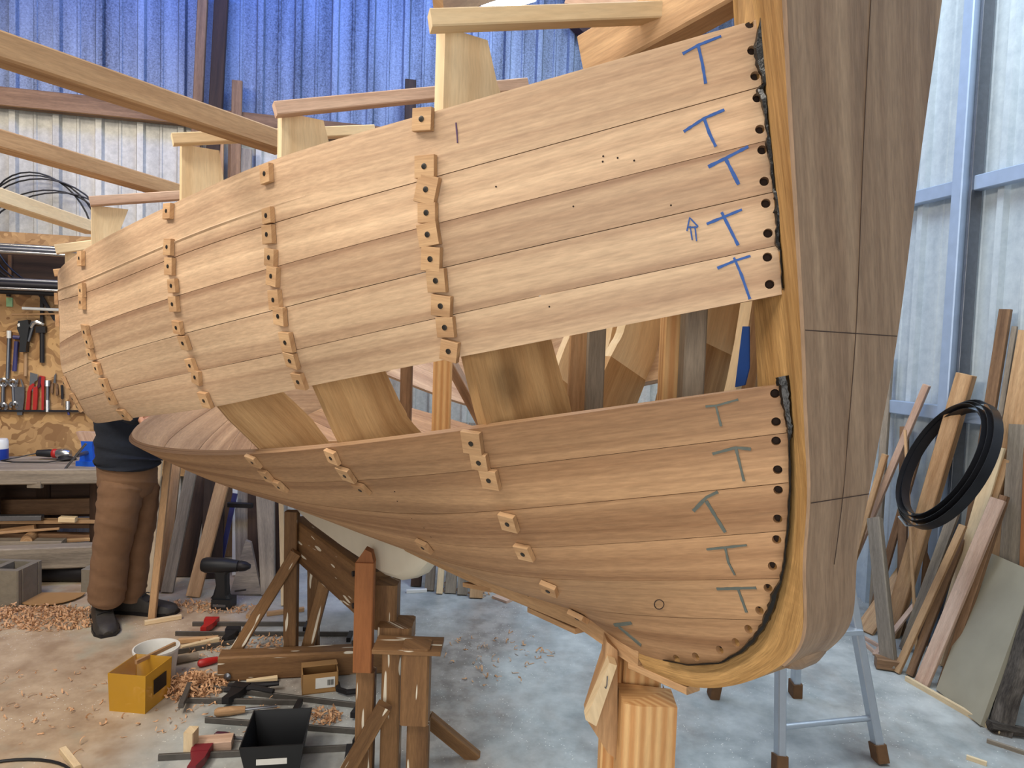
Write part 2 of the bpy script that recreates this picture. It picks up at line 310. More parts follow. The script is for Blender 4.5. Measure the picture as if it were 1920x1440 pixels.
# timber rail along the back wall, girts and post of the right wall
def rail(name,z,h,t,x0,x1,mat,lab=None):
    p=A0+NB*(.03+t/2); return board(name,p+DB*x0+V(0,0,z),p+DB*x1+V(0,0,z),t,h,mat,side=NB,kind='structure')
rail('trim_1',2.96,.12,.07,-1.0,5.6,'brown_wood')
for nm,z in (('trim_2',2.40),('trim_3',1.22)):
    p=B0+NR*.055; board(nm,p+DR*-2.6+V(0,0,z),p+DR*3.2+V(0,0,z),.05,.075,'galv_post',side=NR,kind='structure')
q=rw(1795,500,.09); 
board('trim_4',V(q[0],q[1],0),V(q[0],q[1],5),.065,.08,'galv_post',side=DR,kind='structure')
board('trim_5',V(*(q[:2]+DR[:2]*-.05-NR[:2]*.03),0),V(*(q[:2]+DR[:2]*-.05-NR[:2]*.03),5),.016,.07,'grey_steel',side=DR,kind='structure')
# upper wall timbers: two dark posts on the back wall, a knee brace near the roof
for nm,(xa,ya),(xb,yb),w_,mt_,off in (('trim_6',(417,-30),(398,330),.085,'dark_wood',.10),('trim_7',(382,-30),(366,300),.06,'brown_wood',.10)):
    board(nm,bw(xb,yb,off),bw(xa,ya,off),w_,.05,mt_,side=DB,kind='structure')
prism('trim_8',[bw(1062,48,.03),bw(1150,48,.03),bw(1180,130,.03),bw(1135,118,.03)],NB*.10,'maroon_steel',kind='structure')
prism('trim_9',[bw(1040,-60,.03),bw(1230,-60,.03),bw(1230,10,.03),bw(1070,26,.03)],NB*.10,'maroon_steel',kind='structure')
lt=empty('ceiling_light',tuple(at(955,0,4.6)-V(0,0,.1)),'glaring white strip light hanging high behind the cross beam','lamp')
a_,b_=at(915,10,4.6),at(990,-14,4.4)
board('diffuser',a_,b_,.16,.05,'lamp_glow',lt,side=V(1,0,0)); board('housing',a_+V(0,0,.06),b_+V(0,0,.06),.20,.05,'white_plastic',lt,side=V(1,0,0))
# oriented strand board behind the bench
o0=bw(-120,700,.045); o1=bw(430,700,.045)
board('wall_panel',V(o0[0],o0[1],1.32),V(o1[0],o1[1],1.32),1.60,.02,'osb',side=V(0,0,1),label='oriented strand board tool panel behind the workbench',cat='panel')
# ------------------------------------------------------------------ the boat: hull surface from its stations
C0=fl(600,1275); _r=ray(80,647.5+.0337*(80-960)); U=nz(V(_r[0],_r[1],0)); NP=V(-U[1],U[0],0); NP=NP if NP[0]<0 else -NP   # U runs aft, NP to port
def swz(q): d=q-C0; return V(d@U,d@NP,q[2])
def Wp(s,w,z): return C0+U*s+NP*w+V(0,0,z)
def onw(x,y,w=0.0): return onp(x,y,C0+NP*w,NP)
def ons(x,y,s): return onp(x,y,C0+U*s,U)
SS=[-1.85,-1.4,-.95,-.4,.1,.75]; ZK=[.925,.885,.86,.835,.83,.89]
TK=np.array([0,1,2,3,4.15,5.2,6.6]); NK=13
bow=[(1420,35),(1428,162),(1440,263),(1450,360),(1459,460),(1466,553),(1478,718),(1480,811),(1480,905),(1476,995),(1465,1085),(1440,1163),(1412,1208)]
stn=[[(800,212),(804,335),(808,422),(819,505),(836,593),(852,672),(885,804),(913,879),(948,957),(985,1027),(1022,1085),(1072,1138)],
[(503,302),(508,420),(514,501),(520,580),(538,660),(570,727),(620,838),(668,901),(740,962)],
[(320,383),(318,486),(322,558),(336,628),(364,697),(388,766),(472,851),(522,903)],
[(155,469),(157,550),(162,616),(178,676),(200,735),(237,786),(325,850)],
[(108,515),(109,565),(112,644),(118,699),(142,747),(176,788)]]
def wrab(y): return float(np.interp(y,[0,35,553,905,1000,1300],[.105,.10,.075,.052,.048,.045]))
PG=np.zeros((7,NK,3))
for k,(x,y) in enumerate(bow): PG[0,k]=swz(onw(x,y,wrab(y)))
for j in range(5):
    q=[swz(ons(x,y,SS[j])) for x,y in stn[j]]; n=len(q); e=V(SS[j],.05,ZK[j])
    for i in range(n,NK):
        f=(i-n+1)/(NK-n); a=q[n-1]; p=a+(e-a)*f; p[2]-=.18*math.sin(math.pi*f)*(a[2]-e[2]); q.append(p)
    PG[j+1]=q
PG[6,:,0]=SS[5]; PG[6,:,1]=[.86,.85,.83,.79,.72,.60,.42,.30,.21,.15,.11,.08,.05]; PG[6,:,2]=[1.72,1.62,1.54,1.46,1.38,1.30,1.20,1.14,1.10,1.07,1.04,1.0,.93]
rab=[swz(onw(x,y,.046)) for x,y in ((1345,1246),(1265,1243),(1190,1222))]
def seams(t):
    t=np.atleast_1d(t); out=np.zeros((len(t),NK,3))
    for k in range(NK):
        if k<12: out[:,k]=spline(TK,PG[:,k],t)
        else: out[:,k]=spline(np.r_[0,.25,.5,.75,TK[1:]],np.vstack([PG[:1,12],rab,PG[1:,12]]),t)
    return out
def surf(t,kf):
    """grid of hull points (s,w,z) for arrays t, kf -> (len t, len kf, 3)"""
    S_=seams(t); kf=np.atleast_1d(kf); return np.stack([spline(np.arange(NK),S_[i],kf) for i in range(len(S_))])
def to_world(g,sgn=1): return C0+g[...,0:1]*U+sgn*g[...,1:2]*NP+g[...,2:3]*V(0,0,1)
def normals(G):
    a=np.gradient(G,axis=0); b=np.gradient(G,axis=1); n=np.cross(a,b); n/=np.linalg.norm(n,axis=-1,keepdims=True)+1e-12; return n
# dense lookup grid: photograph pixel -> point of the port hull surface
TD=np.linspace(0,5.6,430); KD=np.linspace(0,12,361); GD=to_world(surf(TD,KD)); ND=normals(GD)
FLIP=(ND[100,60]@NP)<0
if FLIP: ND=-ND
PXD=proj(GD); FACE=np.einsum('ijk,ijk->ij',ND,O-GD)>0.0
def hull_px(x,y):
    d=(PXD[...,0]-x)**2+(PXD[...,1]-y)**2+np.where(FACE,0,1e7); i,j=np.unravel_index(np.argmin(d),d.shape)
    p,n=GD[i,j],ND[i,j]; r=ray(x,y); q=O+r*(((p-O)@n)/(r@n))
    if np.linalg.norm(q-p)>.03: q=p
    return q,n,KD[j],TD[i]
bl=Wp(-.7,0,0); boat=empty('boat_hull',(bl[0],bl[1],ZK[2]-.2),'half-planked wooden boat hull with tall stem, standing on keel blocks','boat')
PLT=.020
def plank(k,sgn,name='plank',holes=(),t1=6.6):
    t=np.concatenate([np.linspace(0,1,17),np.linspace(1,t1,52)[1:]]); e=.007; kf=np.linspace(k+e,k+1-e,6); S_=surf(t,kf); G=to_world(S_,sgn); n=normals(G)
    if FLIP==(sgn>0): n=-n
    lift=random.uniform(-.0006,.0006); Go=G+n*lift; Gi=G-n*PLT; nt_,nk_=G.shape[:2]
    Lc=np.concatenate([[0],np.cumsum(np.linalg.norm(np.diff(G[:,3],axis=0),axis=1))])
    vs=list(Go.reshape(-1,3))+list(Gi.reshape(-1,3)); I=lambda i,j,b=0:b*nt_*nk_+i*nk_+j; fs=[]
    for i in range(nt_-1):
        for j in range(nk_-1): fs+= [(I(i,j),I(i,j+1),I(i+1,j+1),I(i+1,j)),(I(i,j,1),I(i+1,j,1),I(i+1,j+1,1),I(i,j+1,1))]
        fs+=[(I(i,0),I(i+1,0),I(i+1,0,1),I(i,0,1)),(I(i,nk_-1),I(i,nk_-1,1),I(i+1,nk_-1,1),I(i+1,nk_-1))]
    for j in range(nk_-1): fs+=[(I(0,j),I(0,j,1),I(0,j+1,1),I(0,j+1)),(I(nt_-1,j),I(nt_-1,j+1),I(nt_-1,j+1,1),I(nt_-1,j,1))]
    wd_=np.linalg.norm(np.diff(G,axis=1),axis=-1); cw=np.concatenate([np.zeros((nt_,1)),np.cumsum(wd_,axis=1)],axis=1)
    uvs=[(Lc[i],cw[i,j]+b*.3) for b in (0,1) for i in range(nt_) for j in range(nk_)]
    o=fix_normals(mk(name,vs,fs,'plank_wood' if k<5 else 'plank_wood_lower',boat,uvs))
    if holes:
        cb=bmesh.new()
        for c,nn,r in holes:
            ax=nz(nn); a=nz(np.cross(ax,V(0,0,1))); bb=np.cross(ax,a); seg=14; rg=[]
            for h in (-.013,.01): rg.append([cb.verts.new(tuple(c-root_loc(boat)+ax*h+r*(a*math.cos(2*math.pi*q/seg)+bb*math.sin(2*math.pi*q/seg)))) for q in range(seg)])
            for q in range(seg): cb.faces.new((rg[0][q],rg[0][(q+1)%seg],rg[1][(q+1)%seg],rg[1][q]))
            cb.faces.new(rg[0][::-1]); cb.faces.new(rg[1])
        bmesh.ops.recalc_face_normals(cb,faces=cb.faces); cm=bpy.data.meshes.new('cut'); cb.to_mesh(cm); cb.free(); co=bpy.data.objects.new('cut',cm); COL.objects.link(co); co.location=boat.location
        md=o.modifiers.new('b','BOOLEAN'); md.object=co; md.operation='DIFFERENCE'; md.solver='EXACT'
        bpy.context.view_layer.update(); dg=bpy.context.evaluated_depsgraph_get(); me=bpy.data.meshes.new_from_object(o.evaluated_get(dg)); o.modifiers.clear(); o.data=me; bpy.data.objects.remove(co,do_unlink=True)
        for c,nn,r in holes: lathe('screw',c-nz(nn)*.0128,nn,[(r*.98,0),(r*.98,.002),(r*.55,.0032),(0,.0032)],'hole_dark',o,seg=12,smooth=False)  # screw head, coloured dark brown for the shade down the hole
    for p in o.data.polygons: p.use_smooth=True
    o.data.set_sharp_from_angle(angle=.6)
    return o
hole_px=[(1406,44),(1410,94),(1416,142),(1420,183),(1425,242),(1429,281),(1433,340),(1436,381),(1440,437),(1439,482),(1443,533),(1453,738),(1455,791),(1455,827),(1458,881),(1459,919),(1458,973),(1456,1012),(1448,1062),(1440,1103),(1424,1145),(1403,1180),(1379,1205),(1349,1219),(1304,1232),(1268,1236)]
hb={}
for x,y in hole_px:
    q,n,kk,tt=hull_px(x,y); r=8.6*q[1]/F; hb.setdefault(min(int(kk),11),[]).append((q,n,r))
port={}
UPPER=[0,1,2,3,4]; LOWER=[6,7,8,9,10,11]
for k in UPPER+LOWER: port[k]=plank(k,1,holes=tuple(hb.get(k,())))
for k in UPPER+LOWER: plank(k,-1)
# pen and pencil marks on the planks: thin lines lying on the wood
def ribbon(name,px,wpx,mat,parent_k=None):
    pts=[]
    for a,b in zip(px[:-1],px[1:]):
        n=max(2,int(math.hypot(b[0]-a[0],b[1]-a[1])/7)+1); pts+= [(a[0]+(b[0]-a[0])*i/n,a[1]+(b[1]-a[1])*i/n) for i in range(n)]
    pts.append(px[-1]); Q=[hull_px(*p) for p in pts]; vs=[];fs=[]
    for i,(q,n,kk,tt) in enumerate(Q):
        tn=nz(Q[min(i+1,len(Q)-1)][0]-Q[max(i-1,0)][0]); sd=nz(np.cross(n,tn)); w=wpx*.5*q[1]/F*(.8+.4*random.random())
        vs+=[q+n*.0011+sd*w,q+n*.0011-sd*w,q-n*.003-sd*w,q-n*.003+sd*w]
    for i in range(len(Q)-1):
        for c in range(4): fs.append((4*i+c,4*i+(c+1)%4,4*i+4+(c+1)%4,4*i+4+c))
    fs+=[(3,2,1,0),tuple(4*(len(Q)-1)+c for c in range(4))]
    ks=[int(q[2]) for q in Q]; k=parent_k if parent_k is not None else max(set(ks),key=ks.count)
    if k not in port: k=min(port,key=lambda a:abs(a-k))
    return fix_normals(mk(name,vs,fs,mat,port[k]))
tm=[([(1280,101),(1309,85),(1352,68)],[(1309,85),(1317,120),(1323,157)],5,'blue_pen'),([(1282,247),(1320,222),(1358,206)],[(1320,222),(1330,250),(1342,275)],5,'blue_pen'),
([(1328,313),(1360,297),(1403,275)],[(1360,297),(1385,346)],6,'blue_pen'),([(1325,420),(1391,393)],[(1353,398),(1384,460)],5,'blue_pen'),([(1345,503),(1378,489),(1407,480)],[(1376,483),(1390,515),(1406,561)],5,'blue_pen'),
([(1323,762),(1345,760),(1384,749)],[(1342,760),(1352,799)],4,'grey_pen'),([(1336,851),(1380,839),(1408,842)],[(1380,841),(1395,902)],5,'grey_pen'),([(1300,958),(1325,932),(1346,922)],[(1324,939),(1360,998)],6,'grey_pen'),
([(1325,1030),(1400,1022)],[(1360,1027),(1366,1055),(1378,1078)],4,'grey_pen'),([(1344,1104),(1418,1102)],[(1384,1104),(1400,1148)],5,'grey_pen'),([(1152,1172),(1184,1168)],[(1160,1175),(1202,1210)],7,'grey_pen')]
for a,b,w,mt_ in tm: tag(ribbon('pen_mark',a,w,mt_),'bar of a handwritten letter T'); tag(ribbon('pen_mark',b,w,mt_),'upright of a handwritten letter T')
for px in ([(1298,450),(1294,424)],[(1306,452),(1303,424)],[(1288,433),(1293,408),(1309,425)],[(1289,426),(1308,426)]): tag(ribbon('pen_mark',px,2.4,'blue_pen'),'stroke of a handwritten upward arrow')
ribbon('pen_mark',[(855,230),(857,250),(858,268)],2.5,'purple_pen')
ribbon('pencil_mark',[(1236+9*math.cos(a),1133+9*math.sin(a)) for a in np.linspace(0,6.2,14)],1.6,'pencil')
for px in ([(480,560),(481,560)],): pass
# scribed bead line along the sheer strake
tl=np.linspace(1.7,5.4,90); Gb=to_world(surf(tl,np.array([.66,.70,.74]))); Nb=normals(Gb); Nb=Nb if Nb[40,1]@NP>0 else -Nb
Ls=np.concatenate([[0],np.cumsum(np.linalg.norm(np.diff(Gb[:,1],axis=0),axis=1))]); rings=[[Gb[i,0]-Nb[i,1]*.001,Gb[i,1]+Nb[i,1]*.0035*min(1,i/20),Gb[i,2]-Nb[i,1]*.001,Gb[i,1]-Nb[i,1]*.004] for i in range(len(tl))]
loft('bead_line',rings,'plank_wood',port[0],smooth=False)
# clamping pads screwed through each plank into the moulds
pads=[(797,226,31,.12),(802,314,32,0),(805,357,30,.2),(806,400,31,.05),(808,440,30,-.1),(813,485,30,.05),(823,525,32,.05),(832,572,31,.1),(840,612,33,-.05),(847,656,32,.15),(889,827,27,.1),(903,862,29,0),(922,895,30,0),(957,976,28,.1),(986,1032,26,0),(1032,1100,26,.3),(1086,1152,26,.3),
(505,327,22,0),(508,405,22,0),(509,440,22,0),(513,483,22,.1),(517,518,23,.2),(521,562,22,0),(530,592,22,.05),(543,640,22,0),(551,673,23,.2),(566,712,20,.1),(627,854,20,.2),(652,886,20,.1),(680,912,20,.1),
(320,397,20,.1),(321,464,20,0),(323,500,20,.1),(329,536,20,0),(331,570,19,0),(338,613,20,.1),(350,641,20,.1),(363,683,19,0),(373,706,22,.2),(389,748,18,0),(478,862,18,.2),(503,890,17,.1),(527,908,17,.1),
(156,485,19,0),(158,545,16,0),(158,567,16,0),(165,622,16,.1),(170,640,16,0),(174,663,15,0),(186,689,16,.1),(200,720,15,0),(212,745,15,0),(236,775,15,0),
(126,716,12,0),(142,745,12,0),(150,760,12,0),(110,600,13,0),(108,560,13,0),(798,1021,20,.1)]
for x,y,s_,a in pads:
    q,n,kk,tt=hull_px(x,y); d=.039*random.uniform(.9,1.08); g=nz(np.cross(n,np.cross(V(0,0,1),n))); rr=nz(np.cross(g,n)); a=a+random.uniform(-.08,.08)
    g2=g*math.cos(a)+rr*math.sin(a); r2=nz(np.cross(g2,n)); hgt=d*random.uniform(.95,1.15); th=.011
    k=min(int(kk),11); k=k if k in port else min(port,key=lambda c:abs(c-k))
    pd=board('pad_block',q-r2*d/2+n*(th/2+.0006),q+r2*d/2+n*(th/2+.0006),hgt,th,'pad_wood',boat,side=g2,ch=.0008)
    lathe('screw',q+n*(th),n,[(.0052,0),(.0052,.0018),(.003,.0024),(0,.0022)],'screw_steel',pd,seg=10)
for x,y in ((740,922),(745,940),(772,972),(795,990),(808,1007),(1130,303),(1131,293),(1158,296),(1189,301),(1258,385),(1075,387),(930,350),(1030,575),(990,1118)):
    q,n,kk,tt=hull_px(x,y); k=min(int(kk),11); k=k if k in port else 4; lathe('nail_hole',q-n*.001,n,[(.0016,0),(.0016,.0014),(0,.0015)],'hole_dark',port[k],seg=7)
# ------------------------------------------------------------------ stem, sealant, keel, ballast
rowR=[(1405,-170),(1418,0),(1444,300),(1470,600),(1480,800),(1481,930),(1469,1060),(1440,1163),(1412,1208),(1345,1246),(1265,1243),(1190,1222)]
rowF=[(1622,-170),(1615,0),(1608,300),(1600,600),(1588,800),(1575,930),(1556,1060),(1526,1185),(1482,1246),(1400,1283),(1300,1290),(1215,1256)]
edgL=[1458,1465,1484,1505,1514,1519,1511]; edgR=[1786,1765,1727,1690,1655,1632,1608]
oak=[];fac=[]; CLp=[]
for i,((xr,yr),(xf,yf)) in enumerate(zip(rowR,rowF)):
    w=wrab(yr); Rr=swz(onw(xr,yr,w)); Ff=swz(onw(xf,yf,0.0 if i<7 else .04))
    if i<7:
        best=min((abs(swz(ons(edgL[i],yf,s))[1]+swz(ons(edgR[i],yf,s))[1]),s) for s in np.linspace(-2.75,-2.2,221))[1]
        Ff=V(best,0,swz(ons(xf,yf,best))[2]); wf=swz(ons(edgL[i],yf,best))[1]
    else: wf=[.062,.056,.050,.047,.046][i-7]
    d=nz(V(Ff[0]-Rr[0],0,Ff[2]-Rr[2])); inn=Rr-V(d[0],0,d[2])*.07; fi=Ff-d*.005
    oak.append([Wp(inn[0],-w*.7,inn[2]),Wp(inn[0],w*.7,inn[2]),Wp(Rr[0],w,Rr[2]),Wp(fi[0],wf,fi[2]),Wp(fi[0],-wf,fi[2]),Wp(Rr[0],-w,Rr[2])])
    if i<=8: fac.append([Wp(fi[0],wf,fi[2]),Wp(Ff[0],wf*.985,Ff[2]),Wp(Ff[0],-wf*.985,Ff[2]),Wp(fi[0],-wf,fi[2])])
    CLp.append((Ff,wf))
def dense(rings,n):
    R_=np.array(rings); t=np.linspace(0,len(R_)-1,n); out=np.zeros((n,)+R_.shape[1:])
    for c in range(R_.shape[1]): out[:,c]=spline(np.arange(len(R_)),R_[:,c],t)
    return [list(r) for r in out]
loft('stem',dense(oak,60),'oak',boat,smooth=False)
so=loft('stem_facing',dense(fac,50),'dark_mahogany',boat,smooth=False); tag(so,'dark mahogany facing on the front of the stem')
cl=[]
for Ff,wf in CLp[:7]: cl.append(Wp(Ff[0]-.0006,-.004,Ff[2]))
cl=[r[0] for r in dense([[p] for p in cl],30)]
tube('centre_line',cl,.0006,'pencil',so,seg=4)
for ya,(xa,xb) in ((625,(1506,1690)),(934,(1520,1632))):
    z=swz(onw(1595 if ya<700 else 1575,ya,0))[2]; f_=np.array([[c[0][0],c[0][2],c[1]] for c in CLp[:8]]); s_=np.interp(-z,-f_[:,1],f_[:,0]); w_=np.interp(-z,-f_[:,1],f_[:,2])
    tube('level_line',[Wp(s_-.0006,w_*.97,z),Wp(s_-.0006,-w_*.97,z)],.0008,'pencil',so,seg=4)
# torn laminate curling at the foot of the facing
e=np.array(fac[8]); lathe('torn_laminate',Wp(CLp[8][0][0]+.01,-.005,CLp[8][0][2]+.004),NP,[(0,-.05),(.012,-.048),(.020,-.02),(.021,.02),(.013,.046),(0,.048)],'dark_mahogany',boat,seg=14)
# black bedding compound squeezed out along the rabbet
sealU=[(1432,12,4),(1428,40,8),(1424,75,20),(1427,110,22),(1432,140,14),(1434,158,8),(1427,168,16),(1433,190,16),(1437,220,8),(1441,255,6),(1441,270,14),(1446,300,10),(1449,335,7),(1452,358,6),(1462,378,22),(1466,398,30),(1458,425,9),(1458,456,12),(1463,470,4),(1465,510,3),(1467,552,3)]
sealL=[(1466,706,22),(1471,722,24),(1475,755,22),(1478,785,14),(1482,803,16),(1480,825,6),(1481,900,6),(1480,950,6),(1477,1000,6),(1471,1050,6),(1464,1090,7),(1452,1118,18),(1444,1145,14),(1432,1172,12),(1414,1198,12),(1390,1222,8),(1350,1243,5),(1290,1247,4),(1230,1235,3)]
for sl in (sealU,sealL):
    pts=[];ws=[]
    for (x,y,w),(x2,y2,w2) in zip(sl[:-1],sl[1:]):
        for q in range(4): pts.append((x+(x2-x)*q/4+random.uniform(-1,1),y+(y2-y)*q/4)); ws.append((w+(w2-w)*q/4)*random.uniform(.75,1.2))
    C_=[onw(x,y,wrab(y)+.0015) for x,y in pts]; C_=[c+nz(O-c)*.013 for c in C_]; rings=[]
    for i,c in enumerate(C_):
        tn=nz(C_[min(i+1,len(C_)-1)]-C_[max(i-1,0)]); vw=nz(O-c); sd=nz(np.cross(tn,vw)); hw=ws[i]*.5*c[1]/F; up_=nz(np.cross(sd,tn)); up_=up_ if up_@vw>0 else -up_
        rings.append([c+sd*hw-up_*.001,c+sd*hw*.55+up_*.004,c-sd*hw*.5+up_*.005,c-sd*hw-up_*.001,c-up_*.03])
    loft('sealant',rings,'sealant',boat,smooth=True)
# keel timber under the garboards, ballast casting, deadwood aft, transom
kr=[]
for s_ in np.linspace(-2.0,.75,16):
    z=float(np.interp(s_,[-2.0]+SS,[swz(onw(1190,1222,.046))[2]]+ZK)); kr.append([Wp(s_,-.047,z+.05),Wp(s_,.047,z+.05),Wp(s_,.047,z-.03),Wp(s_,-.047,z-.03)])
loft('keel',kr,'tan_wood',boat,smooth=False)
br=[]
for s_,zt,zb,w in ((-1.06,.875,.85,.012),(-1.03,.875,.815,.03),(-.97,.872,.76,.045),(-.88,.87,.715,.055),(-.75,.865,.695,.06),(-.4,.85,.69,.065),(0,.84,.69,.062),(.35,.84,.70,.05)):
    br.append([Wp(s_,w*.8,zt),Wp(s_,w,zt*.6+zb*.4),Wp(s_,w*.92,zb+.02),Wp(s_,w*.5,zb),Wp(s_,-w*.5,zb),Wp(s_,-w*.92,zb+.02),Wp(s_,-w,zt*.6+zb*.4),Wp(s_,-w*.8,zt)])
tag(loft('ballast_keel',br,'ballast_white',boat),'white painted ballast keel')
prism('deadwood',[Wp(.35,.03,.70),Wp(.80,.03,.70),Wp(.80,.03,.93),Wp(.35,.03,.85)],NP*-.06,'brown_wood',boat,grain=U)
tr=[Wp(SS[5],w-.022,z) for w,z in PG[6,:,1:]]; tr=tr+[Wp(SS[5],-(w-.022),z) for w,z in PG[6,::-1,1:]]
prism('transom',tr,U*.025,'plank_wood',boat,grain=NP)
for (x0,y0),(x1,y1),t_ in (((878,1092),(930,1102),.012),((1000,1138),(1090,1178),.012),((1190,1240),(1300,1288),.014)):
    a,c=onw(x0,y0,.03),onw(x1,y1,.03); board('keel_batten',a-V(0,0,.004),c-V(0,0,.004),.035,t_,'tan_wood',boat,side=NP)
# ------------------------------------------------------------------ moulds and cross spalls
def mould(j,topx,topy,sgn,b=.17,th=.034,mat='pine',topw=.085,ext=True):
    s=SS[j]; kf=np.linspace(0,11.2 if j<3 else 4.6,26); row=surf(np.array([TK[j+1]]),kf)[0][:,1:]          # (w,z) along the section, sheer -> keel
    row=row.copy(); d=np.gradient(row,axis=0); n=np.stack([d[:,1],-d[:,0]],1); n/=np.linalg.norm(n,axis=1,keepdims=True); n*=np.where(n[:,:1]>0,-1,1)   # inward
    outer=row+n*(PLT+.003); zt=swz(ons(topx,topy,s))[2] if ext else row[0,1]+.02
    bb=np.interp(np.arange(26),[0,8,14,25],[b*.85,b,b*1.15,b*.9]); inner=row+n*(PLT+.003+bb[:,None]); inner[:,0]=np.maximum(inner[:,0],.02)
    wo=outer[0,0]; up=[(wo,zt),(wo,outer[0,1]+(zt-outer[0,1])*.5)]; ui=[(wo-topw,zt),(inner[0,0]*.4+(wo-topw)*.6,outer[0,1]+(zt-outer[0,1])*.5)]
    ov=np.vstack([up,outer]); iv=np.vstack([ui,inner]); rings=[]
    for a,c in zip(ov,iv): rings.append([Wp(s-th/2,sgn*a[0],a[1]),Wp(s+th/2,sgn*a[0],a[1]),Wp(s+th/2,sgn*c[0],c[1]),Wp(s-th/2,sgn*c[0],c[1])])
    c=14 if j<3 else len(rings)                                   # upper leg, then the lower futtock, its tan carrying the gap's shade
    if c<len(rings): loft('mould_futtock',rings[c-1:],'futtock_wood_shaded',boat,smooth=False)
    return loft('mould_leg',rings[:c],mat,boat,smooth=False)
tops=[(816,54,.17,.085),(523,213,.15,.09),(339,273,.14,.09),(171,386,.05,.10),(121,474,.05,.10)]
for j,(tx,ty,b_,tw) in enumerate(tops):
    mt_='pine' if j!=0 else 'pine'
    mould(j,tx,ty,1,b=b_,topw=tw); mould(j,tx,ty,-1,b=b_,topw=tw,mat='pine')
    s=SS[j]; z=ZK[j]; w=.20
    prism('floor_timber',[Wp(s-.045,-w,z+.22),Wp(s-.045,w,z+.22),Wp(s-.045,.06,z+.06),Wp(s-.045,-.06,z+.06)],U*.028,'tan_wood',boat,grain=NP)
def spall(L_,R_,h,sj,mat,dy=.10,t=.035):
    a=ons(L_[0],L_[1],sj-.035); Yr=a[1]+dy; c=at(R_[0],R_[1],Yr); return board('cross_spall',a,c,h*a[1]/F,t,mat,boat,side=V(0,0,1))
spall((806,40),(1240,24),32,SS[0],'pine'); spall((515,206),(985,160),24,SS[1],'pink_wood',.25); spall((323,262),(700,245),20,SS[2],'pine',.25); spall((168,378),(430,361),17,SS[3],'pink_wood',.2); spall((104,468),(230,452),17,SS[4],'pine'); spall((101,512),(200,500),13,.42,'tan_wood')
# laths lying across the first spall and the shore inside the bow
a,c=ons(822,14,SS[0]-.02),at(925,-16,1.65); board('lath',a,c,.035,.018,'tan_wood',boat,side=V(0,0,1))
a,c=at(1068,-8,1.75),at(1210,22,1.60); board('lath',a,c,.04,.018,'pink_wood',boat,side=V(0,0,1))
a,c=onw(1105,118,.12),onw(1420,-62,.02); board('bow_shore',a,c,.095,.06,'tan_wood',boat,side=V(0,0,1))
prism('stem_head_block',[onw(1385,60,.10),onw(1440,20,.10),onw(1440,-120,.10),onw(1380,-120,.10)],NP*-.12,'oak',boat,grain=V(0,0,1))
# posts and shores standing inside, seen through the plank gap
def inner(x0,x1,w,t_,mat,z0=.95,z1=1.9,lab=None):
    a=onw((x0+x1)/2,700,w); wd_=(x1-x0)*a[1]/F; return board('inner_post',V(a[0],a[1],z0),V(a[0],a[1],z1),wd_,t_,mat,boat,side=V(1,0,0))
inner(813,847,-.12,.04,'fir'); inner(752,773,-.15,.04,'brown_wood'); inner(1066,1100,-.02,.03,'tan_wood'); inner(1099,1132,.0,.03,'grey_wood'); inner(1238,1277,-.05,.05,'fir'); inner(1276,1316,-.04,.05,'grey_wood')
def sframe(t,mat,b=.07,th=.03):
    kf=np.linspace(.2,10.5,18); g=surf(np.array([t]),kf)[0]; n=np.gradient(g[:,1:],axis=0); n=np.stack([n[:,1],-n[:,0]],1); n/=np.linalg.norm(n,axis=1,keepdims=True); n*=np.where(n[:,:1]>0,-1,1); rings=[]
    for p,q in zip(g,n):
        o_=p[1:]+q*(PLT+.002); i_=p[1:]+q*(PLT+b); i_[0]=max(i_[0],.015); rings.append([Wp(p[0]-th/2,-o_[0],o_[1]),Wp(p[0]+th/2,-o_[0],o_[1]),Wp(p[0]+th/2,-i_[0],i_[1]),Wp(p[0]-th/2,-i_[0],i_[1])])
    return loft('bow_frame',rings,mat,boat,smooth=False)
for t,mt_ in ((.15,'tan_wood'),(.32,'pine'),(.5,'tan_wood'),(.7,'pine'),(1.4,'pine'),(2.5,'pine')): sframe(t,mt_)
prism('tape_strip',[onw(1404,612,.022),onw(1404,690,.022),onw(1396,722,.022),onw(1378,726,.022),onw(1392,612,.022)],NP*-.003,'blue_tape',boat)
for (x0,y0),(x1,y1),w in (((700,690),(770,830),-.2),((640,700),(720,800),-.3),((850,690),(905,790),-.22)): board('inner_brace',onw(x0,y0,w),onw(x1,y1,w),.05,.025,'brown_wood',boat,side=V(0,0,1))
# three long shores from the moulds toward the near side of the shed
def shore(z,R_,L_,h,mat,lab):
    a=fl(R_[0],R_[1],z); c=fl(L_[0],L_[1],z); board('shore_timber',a,c,h*a[1]/F,.06,mat,side=V(0,0,1),label=lab,cat='timber')
shore(2.02,(528,270),(-90,62),36,'tan_wood','thick rough-sawn shore beam, the highest of the three reaching the hull moulds')
shore(2.0,(337,362),(-90,238),26,'tan_wood','rough sawn shore timber, middle one of three running to the hull')
shore(1.93,(172,428),(-90,340),22,'pine','pale thin shore batten, lowest of the three running to the hull')
